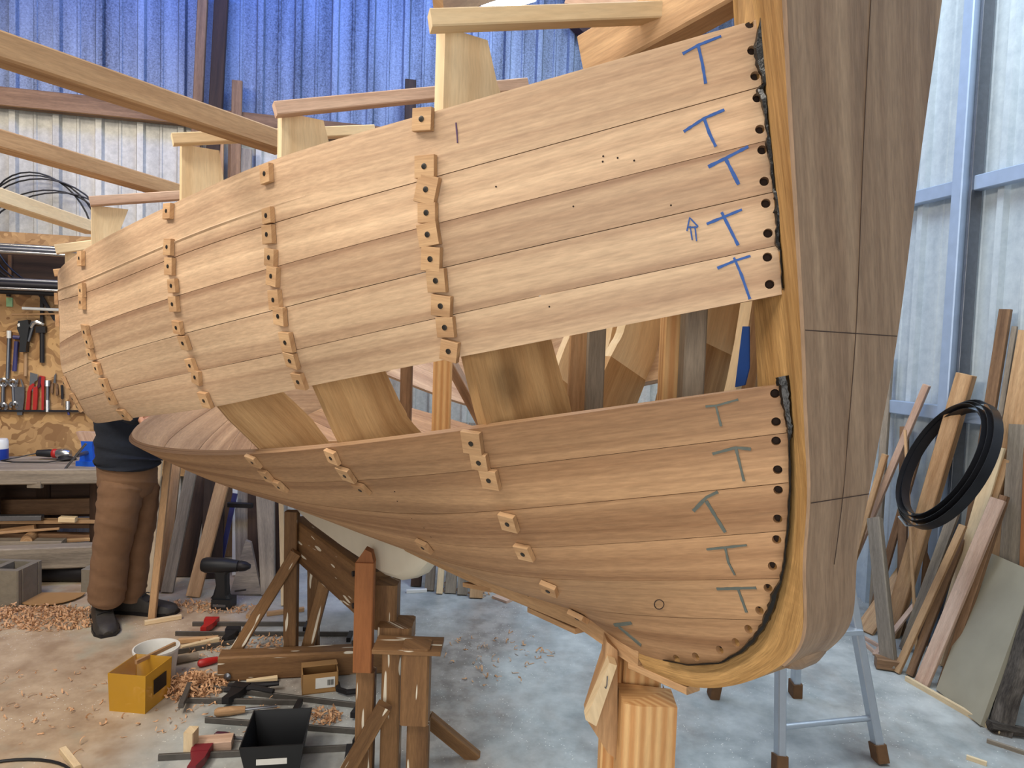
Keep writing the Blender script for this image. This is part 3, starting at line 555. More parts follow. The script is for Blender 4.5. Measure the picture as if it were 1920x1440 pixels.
# ------------------------------------------------------------------ keel stands
def cl_at(x,y,w=0.0): return onw(x,y,w)
def vbox(name,x0,x1,y0,y1,w,depth,mat,parent,run=None,z0=None):
    """upright timber whose front face fills pixels x0..x1, y0..y1 on the plane w beside the keel line"""
    a=onw(x0,(y0+y1)/2,w); c=onw(x1,(y0+y1)/2,w); Y=(a[1]+c[1])/2; p=at((x0+x1)/2,y0,Y); q=at((x0+x1)/2,y1,Y); 
    wd_=(x1-x0)*Y/F; zb=q[2] if z0 is None else z0
    return board(name,V(p[0],Y+depth/2,zb),V(p[0],Y+depth/2,p[2]),wd_,depth,mat,parent,side=V(1,0,0))
st=empty('keel_cradle',tuple(Wp(-.75,0,0)),'paint-dripped timber cradle of posts, beam and splayed braces under the ballast keel','cradle')
vbox('packing_block',702,745,1098,1182,.02,.09,'stand_wood',st)
vbox('packing_block',706,772,1178,1212,.02,.12,'stand_wood',st)
p=cl_at(757,1205,.02); board('shim_board',V(p[0]-.09,p[1]-.02,p[2]),V(p[0]+.13,p[1]-.02,p[2]),.12,.014,'stand_wood',st,side=V(0,1,0))
vbox('post',716,752,1212,1445,.03,.07,'stand_wood',st,z0=0)
vbox('cheek_block',752,806,1217,1362,.02,.08,'stand_wood',st)
vbox('post',762,804,1360,1445,.0,.06,'stand_wood',st,z0=0)
a=at(722,1322,2.30); c=fl(640,1462); board('brace',a,V(c[0],2.33,0.0),.05,.03,'stand_wood',st,side=V(1,0,0))
a=at(800,1345,2.45); c=fl(885,1490); board('brace',a,V(c[0],2.5,0.0),.05,.03,'stand_wood',st,side=V(1,0,0))
cl_=vbox('cleat',665,701,1056,1262,.12,.04,'orange_wood',st); 
p=onw(683,1056,.12); 
prism('cleat_tip',[at(665,1057,p[1]),at(701,1057,p[1]),at(696,1036,p[1]),at(684,1030,p[1])],V(0,.04,0),'orange_wood',st,grain=V(0,0,1))
for y in (1075,1135,1205): q=onw(667,y,.13); lathe('bolt',q,V(-1,-.6,0),[(.010,0),(.010,.012),(0,.013)],'iron_dark',st,seg=8)
vbox('post',667,702,1262,1445,.10,.05,'stand_wood',st,z0=0)
# beam between the stands
p0,p1=Wp(-.62,.0,.57),Wp(.30,.0,.57); beam=board('keel_beam',p0,p1,.19,.10,'stand_wood',st,side=V(0,0,1))
tr_=st
Yt=fl(540,1260)[1]
a,c=fl(403,1281),fl(760,1262); a,c=V(a[0],a[1]+.05,.055),V(c[0],c[1]+.05,.055); bs=board('base_timber',a,c,.11,.09,'stand_wood',tr_,side=V(0,0,1))
q=at(427,1268,a[1]-.05); lathe('bolt',q,V(0,-1,0),[(.016,0),(.016,.006),(.008,.012),(0,.013)],'grey_steel',bs,seg=10)
board('post',at(545,1238,Yt+.06),at(548,958,Yt+.06),.058,.05,'stand_wood',tr_)
board('brace',at(430,1240,Yt+.02),at(556,1035,Yt+.02),.05,.035,'stand_wood',tr_)
board('brace',at(572,1233,Yt+.10),at(612,1080,Yt+.10),.055,.035,'stand_wood',tr_)
board('post',at(588,1236,Yt+.16),at(588,1050,Yt+.16),.05,.04,'stand_wood',tr_)
# post under the forefoot
bp_=empty('bow_prop',tuple(Wp(-1.92,0,0)),'new striped fir prop with screwed cheek pieces holding up the forefoot','prop')
Yp=onw(1200,1300,0)[1]
def pv(x,y,d=0.0): return at(x,y,Yp+d)
a=pv(1192,1440,.045); board('post',V(a[0],Yp+.045,0),V(a[0],Yp+.045,pv(1190,1218)[2]),.105*.75,.06,'fir',bp_,side=V(1,0,0))
f_=[pv(1158,1284),pv(1252,1292),pv(1254,1440),pv(1158,1440)]; zt=[p[2] for p in f_]
x0,x1=f_[0][0],f_[1][0]
fv=[V(x0,Yp-.075,zt[0]-.012),V(x0+.03,Yp-.085,zt[0]-.014),V(x1,Yp-.085,zt[1]+.006),V(x1+.004,Yp-.01,zt[1]+.016),V(x0,Yp+.01,zt[0]+.014)]
prism('post_front',[V(p[0],p[1],0) for p in fv],V(0,0,zt[0]),'fir',bp_,grain=V(0,0,1))
prism('cheek',[pv(1138,1203,-.02),pv(1158,1220,-.02),pv(1158,1425,-.02),pv(1140,1412,-.02),pv(1100,1350,-.02),pv(1135,1240,-.02)],V(0,.06,0),'tan_wood',bp_,grain=V(0,0,1))
ck=prism('cheek',[pv(1143,1243,-.055),pv(1157,1248,-.055),pv(1118,1362,-.055),pv(1098,1350,-.055)],V(0,.035,0),'pine',bp_,grain=V(-.3,0,1))
tube('bent_nail',[pv(1139,1268,-.058),pv(1138,1285,-.062),pv(1136,1291,-.062),pv(1134,1288,-.060)],.0012,'grey_steel',ck,seg=5)
board('post_rear',V(pv(1145,1440,.09)[0],Yp+.10,0),V(pv(1145,1440,.09)[0],Yp+.10,pv(1145,1215)[2]),.05,.05,'fir',bp_,side=V(1,0,0))
prism('cheek',[pv(1250,1300,.02),pv(1263,1345,.02),pv(1252,1365,.02)],V(0,.04,0),'fir',bp_,grain=V(0,0,1))
# ------------------------------------------------------------------ aluminium step ladder behind the bow
ld=empty('step_ladder',tuple(fl(1500,1380)),'grey aluminium stepladder with brown rubber feet behind the bow','ladder')
zT=1.24; fA,fB,fC,fD=fl(1462,1452),fl(1651,1428),fl(1337,1306),fl(1491,1304)
tA,tB=at(1466,800,2.85),at(1535,800,2.85); tA[2]=tB[2]=zT; tC,tD=tA+V(-.02,.10,0),tB+V(-.02,.10,0)
for n_,f,t in (('stile',fA,tA),('stile',fB,tB),('rear_leg',fC,tC),('rear_leg',fD,tD)):
    d=nz(t-f); s_=board(n_,f+d*.05,t,.03,.05,'aluminium',ld,side=V(1,0,0),ch=.004); board('rubber_foot',f+V(0,0,.002),f+d*.065,.042,.062,'rubber_brown',s_,side=V(1,0,0))
for i,k in enumerate((.12,.37,.60,.83)):
    p,q=fA+(tA-fA)*k,fB+(tB-fB)*k; 
    if i==0: tube('rung',[p,q],.011,'aluminium',ld,seg=10)
    else: board('step',p,q,.075,.02,'aluminium',ld,side=V(0,1,0))
board('top_plate',(tA+tC)/2-V(.04,0,-.01),(tB+tD)/2+V(.04,0,.01),.16,.03,'aluminium',ld,side=V(0,1,0))
# ------------------------------------------------------------------ person standing by the stern (upper body hidden behind the hull)
f1=fl(200,1172); f2=fl(258,1150); pc=(f1+f2)/2
pr=empty('person',(pc[0],pc[1],0),'person in brown work trousers, dark top and heavy shoes behind the stern','person')
def skin(name,verts,edges,rad,mat,parent,sub=2,disp=0.0,ds=.12):
    org=root_loc(parent); me=bpy.data.meshes.new(name); me.from_pydata([tuple(np.array(v)-org) for v in verts],edges,[]); o=bpy.data.objects.new(name,me); COL.objects.link(o); o.parent=parent
    md=o.modifiers.new('skin','SKIN'); md.use_smooth_shade=True
    for i,r in enumerate(rad):
        sv=me.skin_vertices[0].data[i]; sv.radius=r if isinstance(r,tuple) else (r,r)
    me.skin_vertices[0].data[0].use_root=True
    ss=o.modifiers.new('sub','SUBSURF'); ss.levels=sub; ss.render_levels=sub
    if disp:
        tx=bpy.data.textures.new(name,'CLOUDS'); tx.noise_scale=ds; dm=o.modifiers.new('d','DISPLACE'); dm.texture=tx; dm.strength=disp; dm.mid_level=.5
    me.materials.append(MAT[mat]); return o
fw_=nz(V(.93,-.36,0)); sd_=V(-fw_[1],fw_[0],0)            # facing direction, and his left
def cloth(name,rows,mat,parent,seg=26,fold=.006,ph=0.0,caps=True):
    rings=[]
    for i_,(x,y,Y,rx,ry) in enumerate(rows):
        c=at(x,y,Y); rings.append([(c,rx,ry)])
    kn=np.arange(len(rows)); A=np.array([[*r[0][0],r[0][1],r[0][2]] for r in rings]); t=np.linspace(0,len(rows)-1,len(rows)*7); D=spline(kn,A,t); out=[]
    for i_,d in enumerate(D):
        rg=[]
        for k in range(seg):
            a=2*math.pi*k/seg; f=1+fold/.1*(math.sin(t[i_]*7.3+1.7*math.sin(a+ph)+ph)*.6+math.sin(t[i_]*13+3*a+ph*2)*.4)
            rg.append(V(d[0]+d[3]*f*math.cos(a),d[1]+d[4]*f*math.sin(a),d[2]+.012*math.sin(a*2+t[i_]*3)))
        out.append(rg)
    return out
def join_lofts(name,parts,mat,parent):
    vs=[];fs=[]
    for rg in parts:
        n=len(rg[0]); b0=len(vs); vs+=[p for r in rg for p in r]
        for i_ in range(len(rg)-1):
            for k in range(n): fs.append((b0+i_*n+k,b0+i_*n+(k+1)%n,b0+(i_+1)*n+(k+1)%n,b0+(i_+1)*n+k))
        fs+=[tuple(b0+k for k in range(n-1,-1,-1)),tuple(b0+(len(rg)-1)*n+k for k in range(n))]
    return fix_normals(mk(name,vs,fs,mat,parent,smooth=True))
Y1,Y2=f1[1]+.03,f2[1]+.02; Ym=(Y1+Y2)/2
hip=at(238,880,Ym)
legA=cloth('a',[(200,1130,Y1,.080,.082),(201,1105,Y1,.088,.09),(206,1060,Y1,.086,.09),(213,1010,Y1,.092,.095),(220,970,Y1,.098,.10),(227,930,Y1+.02,.108,.11),(232,900,Y1+.04,.112,.11),(236,872,Ym,.11,.09)],'',pr,fold=.0038)
legB=cloth('b',[(244,1120,Y2,.074,.078),(245,1092,Y2,.08,.085),(250,1045,Y2,.082,.088),(256,995,Y2,.088,.095),(259,955,Y2,.096,.10),(258,915,Y2-.02,.104,.105),(252,880,Ym,.10,.09)],'',pr,fold=.0038,ph=2.0)
pel=cloth('c',[(240,925,Ym,.115,.12),(240,905,Ym,.137,.14),(239,880,Ym,.14,.14),(239,860,Ym,.135,.13)],'',pr,fold=.002)
join_lofts('trousers',[legA,legB,pel],'trouser_cloth',pr)
tor=cloth('d',[(241,873,Ym,.150,.145),(241,862,Ym,.158,.15),(239,835,Ym,.150,.145),(237,790,Ym,.148,.14),(235,730,Ym,.16,.14),(234,670,Ym,.175,.135),(233,640,Ym,.15,.11),(233,625,Ym,.07,.07)],'',pr,fold=.005)
join_lofts('jacket',[tor],'navy_cloth',pr)
ch_=at(233,655,Ym); nk=at(233,622,Ym)
shl,shr=ch_+V(-.15,-.08,.05),ch_+V(.15,.09,.05)
hl_,hr_=hip+V(-.02,-.20,.30)+fw_*.28,hip+V(.10,.12,.30)+fw_*.30
el,er=(shl+hl_)/2+V(-.07,-.05,-.09),(shr+hr_)/2+V(.05,.06,-.09)
skin('sleeves',[ch_,shl,el,hl_,shr,er,hr_],[(0,1),(1,2),(2,3),(0,4),(4,5),(5,6)],[.08,.075,.06,.05,.075,.06,.05],'navy_cloth',pr,2)
hd=nk+V(0,0,.14)+fw_*.02
skin('body',[nk-V(0,0,.05),nk+V(0,0,.04),hd,hd+V(0,0,.07),hd+fw_*.085+V(0,0,-.01),hd+fw_*.06+V(0,0,-.07)],[(0,1),(1,2),(2,3),(2,4),(2,5)],[.055,.055,(.078,.09),(.07,.08),.016,.03],'skin',pr,2)
skin('hair',[hd+V(0,0,.06)-fw_*.02,hd+V(0,0,.10)-fw_*.01,hd+V(0,0,.0)-fw_*.055],[(0,1),(0,2)],[(.088,.10),(.07,.08),.06],'hair',pr,2)
for h_,o_ in ((hl_,sd_),(hr_,-sd_)):
    vs=[h_,h_+fw_*.05+V(0,0,-.01)]; ed=[(0,1)]; rd=[.026,(.03,.018)]
    for q in range(4):
        b0=h_+fw_*.085+sd_*(.03-.02*q); b1=b0+fw_*(.035-.004*abs(q-1.5))+V(0,0,-.012); i=len(vs); vs+=[b0,b1,b1+fw_*.018+V(0,0,-.02)]; ed+=[(1,i),(i,i+1),(i+1,i+2)]; rd+=[.010,.009,.008]
    i=len(vs); vs+=[h_+fw_*.03+o_*-.035,h_+fw_*.06+o_*-.05+V(0,0,-.015)]; ed+=[(0,i),(i,i+1)]; rd+=[.012,.010]; skin('hand',vs,ed,rd,'skin',pr,1)
def shoe(f,dr,mat):
    dr=nz(dr)*1.12; sd=V(-dr[1],dr[0],0); rings=[]
    for u,w,h in ((-.115,.028,.075),(-.10,.038,.11),(-.05,.042,.125),(-.01,.042,.12),(.03,.044,.095),(.08,.05,.07),(.13,.05,.06),(.165,.042,.05),(.185,.02,.03)):
        c=f+dr*u; rings.append([c+sd*w+V(0,0,.012),c+sd*w+V(0,0,h*.45),c+sd*w*.72+V(0,0,h*.85),c+V(0,0,h),c-sd*w*.72+V(0,0,h*.85),c-sd*w+V(0,0,h*.45),c-sd*w+V(0,0,.012),c+V(0,0,.012)])
    s_=loft('shoe',rings,'leather_dark',pr); 
    sr=[[f+dr*u+sd*w+V(0,0,z) for (w,z) in ((wd,.0),(wd,.018),(-wd,.018),(-wd,.0))] for u,wd in ((-.12,.03),(-.1,.045),(0,.046),(.08,.055),(.14,.052),(.185,.028))]
    loft('sole',sr,'iron_dark',s_,smooth=False)
    for u in (.0,.03,.06): tube('lace',[f+dr*u+sd*.03+V(0,0,.118-u*.75),f+dr*(u+.005)+V(0,0,.132-u*.75),f+dr*u-sd*.03+V(0,0,.118-u*.75)],.003,'cable_black',s_,seg=5)
shoe(f1-V(.03,-.02,0),V(.55,-.75,0),''); shoe(f2+V(.0,.02,0),V(.96,-.05,0),'')
# ------------------------------------------------------------------ workbench and what lies on it
Yb=4.05
bn=empty('workbench',tuple(V(-3.0,Yb+.3,0)),'heavy grey timber workbench below the tool panel','bench')
def bat(x,y,d=0.0):  # pixel on the bench front plane (parallel to the back wall)
    n=NB; return onp(x,y,V(-2.9,Yb+d,0),n)
a,c=bat(-160,893),bat(186,890); zB=bat(90,880)[2]
for i in range(4):
    off=-NB*(.06+.125*i); board('top_plank',V(a[0],a[1],zB-.045)+off,V(c[0],c[1],zB-.045)+off,.12,.09,'grey_wood',bn,side=NB)
for x in (-40,174): 
    q=bat(x,900,.1); board('leg',V(q[0],q[1]+.08,0),V(q[0],q[1]+.08,zB-.09),.09,.09,'dark_wood',bn); board('leg',V(q[0]+.1,q[1]+.45,0),V(q[0]+.1,q[1]+.45,zB-.09),.09,.09,'dark_wood',bn)
q=bat(62,903); board('cleat',V(q[0]-.04,q[1]+.02,q[2]-.02),V(q[0]+.04,q[1]+.02,q[2]-.02),.04,.03,'grey_wood',bn,side=V(0,0,1))
a,c=bat(-160,955,.35),bat(200,950,.35); board('back_rail',V(a[0],a[1],a[2]),V(c[0],c[1],a[2]),.10,.03,'brown_wood',bn,side=V(0,0,1))
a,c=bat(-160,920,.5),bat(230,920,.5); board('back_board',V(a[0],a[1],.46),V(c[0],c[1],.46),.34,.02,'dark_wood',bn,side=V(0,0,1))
def bench_pt(x,y,z=0.0): return fl(x,y,zB+z)
# water bottle
b0=bench_pt(-1,862); bt=empty('bottle',(b0[0],b0[1],zB),'white-topped blue plastic tub standing on the bench','bottle')
lathe('tub',V(b0[0],b0[1],zB),V(0,0,1),[(0,.001),(.045,.001),(.048,.01),(.048,.07)],'deep_blue',bt); lathe('cap',V(b0[0],b0[1],zB),V(0,0,1),[(.048,.07),(.048,.115),(.042,.13),(0,.132)],'white_plastic',bt)
# angle grinder
g0=bench_pt(118,862); gr=empty('angle_grinder',(g0[0],g0[1],zB),'silver and dark angle grinder with red collar lying on the bench','power tool')
gd=nz(V(-1,-.12,0)); c=V(g0[0],g0[1],zB+.04)
lathe('gear_head',c,gd,[(0,-.05),(.022,-.045),(.032,-.02),(.03,.02),(.026,.035)],'chrome',gr); lathe('collar',c,gd,[(.026,.035),(.029,.04),(.029,.055),(.026,.06)],'bright_red',gr); lathe('handle',c,gd,[(.024,.06),(.026,.08),(.022,.12),(.02,.15),(0,.152)],'black_plastic',gr)
lathe('guard',c+V(.03,-.01,-.03),V(0,0,1),[(0,-.008),(.052,-.008),(.055,0),(.03,.012),(0,.012)],'iron_dark',gr)
tube('power_cord',[c+gd*.15,c+gd*.25+V(0,-.04,-.025),c+gd*.30+V(0,-.09,-.034),c+gd*.2+V(0,-.13,-.036),c+gd*.02+V(0,-.12,-.036),c+V(.1,-.03,-.02)],.004,'cable_black',gr,seg=6)
# blue vice
v0=bench_pt(168,872); vc=empty('bench_vice',(v0[0],v0[1],zB),'blue bench vice with a long handle clamped at the bench end','vice')
x,y=v0[:2]
prism('base',[V(x-.055,y-.05,zB),V(x+.055,y-.05,zB),V(x+.055,y+.07,zB),V(x-.055,y+.07,zB)],V(0,0,.03),'bench_blue',vc)
loft('vice_body',[[V(x+sx*w,y+sy,zB+z) for sx,sy in ((-1,-.03),(1,-.03),(1,.06),(-1,.06))] for z,w in ((.03,.045),(.09,.035),(.12,.032),(.15,.036))],'bench_blue',vc,smooth=False)
loft('jaw',[[V(x+sx*w,y-.01+sy,zB+z) for sx,sy in ((-1,-.02),(1,-.02),(1,.02),(-1,.02))] for z,w in ((.15,.036),(.155,.045),(.20,.065),(.205,.065))],'pink_wood',vc,smooth=False)
tube('screw_bar',[V(x,y-.03,zB+.08),V(x,y-.12,zB+.08)],.014,'grey_steel',vc); tube('handle',[V(x+.05,y-.12,zB+.15),V(x-.08,y-.13,zB-.02),V(x-.14,y-.135,zB-.08)],.007,'grey_steel',vc)
# ------------------------------------------------------------------ timber store below the bench
def log(label,p,q,w,t,mat,**k): return board('timber',p,q,w,t,mat,label=label,cat='timber',**k)
a,c=bat(-120,1052),bat(184,1038); lb=log('thick squared old beam lying on blocks under the bench front',V(a[0],a[1]+.02,a[2]),V(c[0],c[1]+.02,a[2]),.10,.13,'grey_wood',side=NB)
zt=a[2]+.065
for i,(x0,y0,x1,y1,w,t,mt_,dd,lab) in enumerate([(-100,1018,120,1018,.09,.04,'grey_wood',.10,'grey sawn offcut lying along the top of the squared beam'),(-100,1006,111,991,.015,.012,'tan_wood',.05,'thin pale lath slanting over the stored timber'),(-100,1010,66,988,.03,.03,'tan_wood',.14,'round pale pole slanting in the timber store'),(-100,1000,180,1006,.06,.035,'brown_wood',.2,'brown plank flat in the store behind the slanting lath'),(-120,985,190,983,.10,.025,'brown_wood',.25,'wide brown board topping the store under the bench'),(-100,972,80,970,.05,.03,'grey_steel',.12,'grey metal channel lying on the stored boards'),(-100,978,185,976,.07,.02,'tan_wood',.16,'long tan board just below the metal channel'),(112,973,143,974,.05,.03,'pine',.10,'short pale block resting by the metal channel'),(100,1015,180,1010,.03,.02,'tan_wood',.16,'narrow tan batten end near the knee of the trousers')]):
    a,c=bat(x0,y0,dd),bat(x1,y1,dd); log(lab,a,c,t,w,mt_,side=V(0,0,1))
q=bat(38,1018,.02); lathe('log_end',V(q[0],q[1]+.06,q[2]),V(.35,-1,0),[(0,-.25),(.032,-.25),(.034,0),(.03,.02),(0,.02)],'tan_wood',label='round cut log end showing on top of the squared beam',cat='log')
def cblock(x0,x1,yb,h,dep,lab,hole=False):
    p,q_=fl(x0,yb),fl(x1,yb); o=empty('concrete_block',((p[0]+q_[0])/2,p[1]+dep/2,0),lab,'block')
    Lx=q_[0]-p[0]; t=.035; c=V((p[0]+q_[0])/2,p[1]+dep/2,0)
    for nm,(ox,oy,sx,sy) in (('wall',(0,-dep/2+t/2,Lx,t)),('wall',(0,dep/2-t/2,Lx,t)),('web',(-Lx/2+t/2,0,t,dep-2*t)),('web',(Lx/2-t/2,0,t,dep-2*t)),('web',(0,0,t,dep-2*t))):
        board(nm,c+V(ox,oy,0),c+V(ox,oy,h),sx,sy,'concrete',o,side=V(1,0,0),ch=.006)
cblock(-70,40,1136,.20,.20,'hollow grey concrete block on the floor under the squared beam'); cblock(151,190,1110,.13,.2,'low concrete block behind the brown trousers')
q=fl(130,1100); lathe('drum',V(q[0],q[1]+.1,.055),V(1,.1,0),[(0,-.22),(.05,-.22),(.055,-.2),(.055,.08),(.05,.10),(0,.10)],'iron_dark',label='dark metal cylinder lying under the bench beam',cat='cylinder')
# ------------------------------------------------------------------ tools hanging on the panel
OFF=.062
def T_(x,y,d=0.0): return bw(x,y,OFF+d)
def tool(name,lab,cat,px,th,mat,extra=(),parent=None):
    o=prism(name,[T_(*p) for p in px],NB*th,mat,parent)
    if lab: tag(o,lab,cat)
    return o
def root_tool(name,lab,cat,x,y): q=T_(x,y); return empty(name,tuple(q),lab,cat)
def flat(nm,px,mat,o,th=.012,d=0.0): return prism(nm,[T_(x,y,d) for x,y in px],NB*th,mat,o)
def bar(nm,a,c,r,mat,o,d=.012): return tube(nm,[T_(*a,d),T_(*c,d)],r,mat,o,seg=8)
def wrench(x0,y0,x1,y1,r,lab):
    o=root_tool('spanner',lab,'spanner',x1,y1); bar('shaft',(x0,y0),(x1,y1),r*.9,'grey_steel',o)
    for (x,y),open_ in (((x0,y0),0),((x1,y1),1)):
        c=T_(x,y,.012); ex=V(DB[0],DB[1],0); ring=arc(c,ex*r*2.1,V(0,0,1)*r*2.1,(.6 if open_ else 0)+math.pi*1.5*open_,(.6+math.pi*1.5*open_ if open_ else 0)+2*math.pi*(.78 if open_ else 1),12)
        tube('jaw' if open_ else 'ring',ring,r*.85,'chrome',o,seg=6,closed=not open_)
wrench(6,717,5,763,.011,'short ring spanner hanging beside the black tool rail end')
wrench(24,718,26,760,.010,'slim ring spanner hanging beside the grey locking pliers')
o=root_tool('locking_pliers','grey locking pliers with plain steel handles on the panel','pliers',36,780)
flat('handle',[(29,725),(47,725),(47,745),(43,778),(34,778),(30,750)],'grey_steel',o,.014)
for s_ in (0,1): flat('jaw',[(29+s_*14,726),(33+s_*14,726),(36+s_*6,712),(34+s_*5,710)],'chrome',o,.012,.004)
o=root_tool('pump_pliers','large pump pliers with red grips on the panel','pliers',62,768)
flat('jaw',[(58,698),(72,702),(72,712),(66,716),(64,724),(70,725),(71,732),(64,736),(57,724)],'chrome',o,.014)
flat('handle',[(56,724),(64,718),(66,722),(59,734),(57,768),(50,768),(53,735)],'bright_red',o,.016,.003); flat('handle',[(64,726),(72,724),(72,740),(70,768),(63,768),(64,742)],'bright_red',o,.016,.003)
o=root_tool('pump_pliers','second red-handled pliers half hidden beside the larger pair','pliers',82,768); flat('handle',[(75,704),(85,706),(84,730),(83,770),(79,770),(79,724)],'bright_red',o,.012); flat('jaw',[(74,706),(79,706),(77,724),(70,730)],'maroon_tool',o,.012,.001)
o=root_tool('ratchet','chrome socket ratchet with dark shaft hanging on the rail','ratchet',89,770); bar('head',(89,713),(89,724),.017,'chrome',o); bar('shaft',(89,724),(89,750),.010,'grey_steel',o); bar('grip',(89,750),(89,772),.014,'chrome',o)
o=root_tool('socket','stubby chrome nut driver below the hull edge','driver',127,772); bar('shaft',(127,752),(127,768),.013,'chrome',o); bar('tip',(127,768),(129,778),.007,'violet_tool',o)
o=root_tool('pincers','small brown handled pincers beside the ratchet','pliers',104,740); flat('handle',[(97,720),(101,718),(100,738),(96,736)],'brown_wood',o,.012); flat('handle',[(105,718),(109,720),(110,740),(106,742)],'brown_wood',o,.012); flat('jaw',[(101,718),(105,718),(106,700),(103,703)],'grey_steel',o,.010)
o=root_tool('file','dark round file hanging by its tang','file',117,758); bar('blade',(116,722),(117,748),.008,'iron_dark',o); bar('tang',(117,748),(116,760),.004,'brown_wood',o)
o=root_tool('breaker_bar','long grey bar with a white end hanging on the panel','bar',15,712); bar('shaft',(17,632),(14,710),.011,'grey_steel',o); bar('end',(17,620),(17,634),.013,'white_plastic',o)
o=root_tool('hammer','blue-handled hammer on the panel','hammer',27,696); bar('handle',(31,640),(27,696),.013,'violet_tool',o); bar('head',(25,632),(38,633),.013,'violet_tool',o)
o=root_tool('heat_gun','black pistol-shaped power tool hanging by its nose','power tool',48,660); flat('body',[(40,602),(58,600),(60,612),(56,640),(54,660),(42,660),(44,632),(38,616)],'black_plastic',o,.05); flat('vent',[(39,608),(43,606),(44,612),(40,613)],'white_plastic',o,.052); bar('handle_wood',(48,662),(47,705),.010,'tan_wood',o)
o=root_tool('claw_hammer','steel claw hammer with bright curved head hanging upside down','hammer',54,640); tube('head',[T_(58,614,.03),T_(63,606,.03),T_(70,604,.03),T_(83,609,.03)],[.016,.018,.018,.010],'chrome',o); bar('shaft',(61,612),(53,640),.011,'grey_steel',o,.03)
o=root_tool('claw_hammer','dark hammer with a long grey handle on the panel','hammer',79,680); bar('handle',(79,622),(79,680),.014,'iron_dark',o); flat('head',[(70,612),(88,612),(88,624),(70,624)],'iron_dark',o,.03)
a,c=T_(-60,770,.01),T_(190,771,.01); board('tool_rail',a,c,.012,.02,'iron_dark',side=V(0,0,1),label='thin black rail along the lower edge of the hanging tools',cat='rail')
a,c=T_(-60,744),T_(150,744); board('tool_rack_board',V(a[0],a[1],a[2]),V(c[0],c[1],a[2]),.17,.012,'brown_wood',side=V(0,0,1),label='brown backing board behind the row of spanners and pliers',cat='board') if False else None
# pipe rack above the tools
rk=empty('pipe_rack',tuple(T_(40,560)),'dark shelf recess with iron brackets holding lengths of pipe','rack')
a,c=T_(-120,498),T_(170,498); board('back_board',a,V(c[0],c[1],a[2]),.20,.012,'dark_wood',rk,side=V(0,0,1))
for x,y0,y1,mt_ in ((19,478,524,'rubber_brown'),(16,524,556,'iron_dark'),(79,545,610,'iron_dark')): board('bracket',T_(x,y1,.02),T_(x,y0,.02),.02,.02,mt_,rk,side=DB)
board('bracket',T_(72,546,.05),T_(104,600,.03),.02,.02,'iron_dark',rk,side=DB)
for i,(y,r,mt_,d,lab) in enumerate([(461,.013,'chrome',.14,'bright pipe lying highest on the rack'),(467,.016,'grey_steel',.17,'thick grey pipe on the rack just below the bright one'),(473,.010,'chrome',.20,'thin shiny pipe at the front of the top rack'),(527,.016,'grey_steel',.15,'grey pipe on the middle rack above the black channel'),(535,.022,'iron_dark',.18,'black steel channel lying on the middle rack'),(543,.009,'chrome',.21,'slim bright rod in front of the black channel'),(550,.014,'iron_dark',.15,'dark rod lowest on the middle rack')]):
    a,c=T_(-110,y-8,d),T_(168,y+6,d); tube('pipe',[a,V(c[0],c[1],a[2])],r,mt_,seg=10,label=lab,cat='pipe')
a,c=T_(42,578,.06),T_(150,583,.06); tube('pipe',[a,c],.010,'white_plastic',seg=10,label='white plastic conduit resting above the hammers',cat='pipe')
a,c=T_(22,590,.05),T_(130,588,.05); tube('pipe',[a,c],.006,'tan_wood',seg=8,label='thin wooden dowel resting below the white conduit',cat='dowel')
board('tape_tag',T_(18,575,.0),T_(18,558,.0),.035,.012,'green_tape',side=DB,label='pale green strip of tape on the panel below the bracket',cat='tape')
# cable coil on the wall
cc=empty('cable_coil',tuple(bw(75,470,.08)),'loose coil of black cable hanging on the white wall sheets','cable')
for i in range(5):
    c=bw(78+i*3,432+i*5,.09+.012*i); r=.36+.02*(i%3); ex=nz(DB+V(0,0,.1*(i-2))); pts=arc(c,ex*r*(.85+.04*i),V(0,0,1)*r*(1.0-.05*i),0,2*math.pi,36)[:-1]
    tube('loop',pts,.0055,'cable_black',cc,seg=6,closed=True)
# ------------------------------------------------------------------ boards leaning at the back, seen below the hull
def lean(label,foot,top,wpx,t,mat,Yoff=0.0,taper=1.0,zt=None,dY=.28):
    p=fl(*foot); q=at(top[0],top[1],p[1]+dY); w=wpx*p[1]/F; p=p+V(0,0,.004)
    return board('plank',p,q,w,t,mat,side=V(1,.1,0),taper=taper,label=label,cat='plank')
lean('slim pale batten standing just behind the brown trousers',(279,1118),(300,852),11,.02,'pine',dY=.2)
lean('brown square stick standing nearest the shoe',(285,1162),(316,858),13,.025,'tan_wood',dY=.15)
lean('tan board leaning between the brown stick and the grey board',(307,1108),(332,860),17,.02,'tan_wood')
lean('grey-faced board leaning next to a dark gap',(313,1112),(362,866),22,.02,'grey_wood')
lean('wide tan board leaning beside the cordless driver',(362,1120),(424,880),26,.025,'tan_wood')
lean('grey board upright behind the sash clamp',(455,1085),(453,890),24,.025,'grey_wood',dY=.3)
lean('thin white strip standing behind the sash clamp',(440,1080),(441,890),9,.012,'white_plastic',dY=.22)
lean('wide grey board narrowing to its foot beside the cradle brace',(503,1116),(497,905),26,.025,'grey_wood',taper=1.4)
lean('narrow pale stick leaning by the cradle brace',(532,1136),(527,925),9,.02,'pine',dY=.1)
lean('added dark board standing for the shade behind the leaning timber',(395,1085),(405,860),40,.02,'dark_wood',dY=.3)  # this and the next three: dark boards added to deepen the shaded void
lean('dark brown board added for the shade beside the wide tan board',(340,1082),(380,860),40,.02,'dark_wood',dY=.3)
lean('dark board added for the shade behind the wide grey board',(478,1085),(478,860),26,.02,'dark_wood',dY=.3)
lean('dark plank added for the shade at the far end of the leaning row',(520,1100),(518,880),18,.02,'dark_wood',dY=.3)
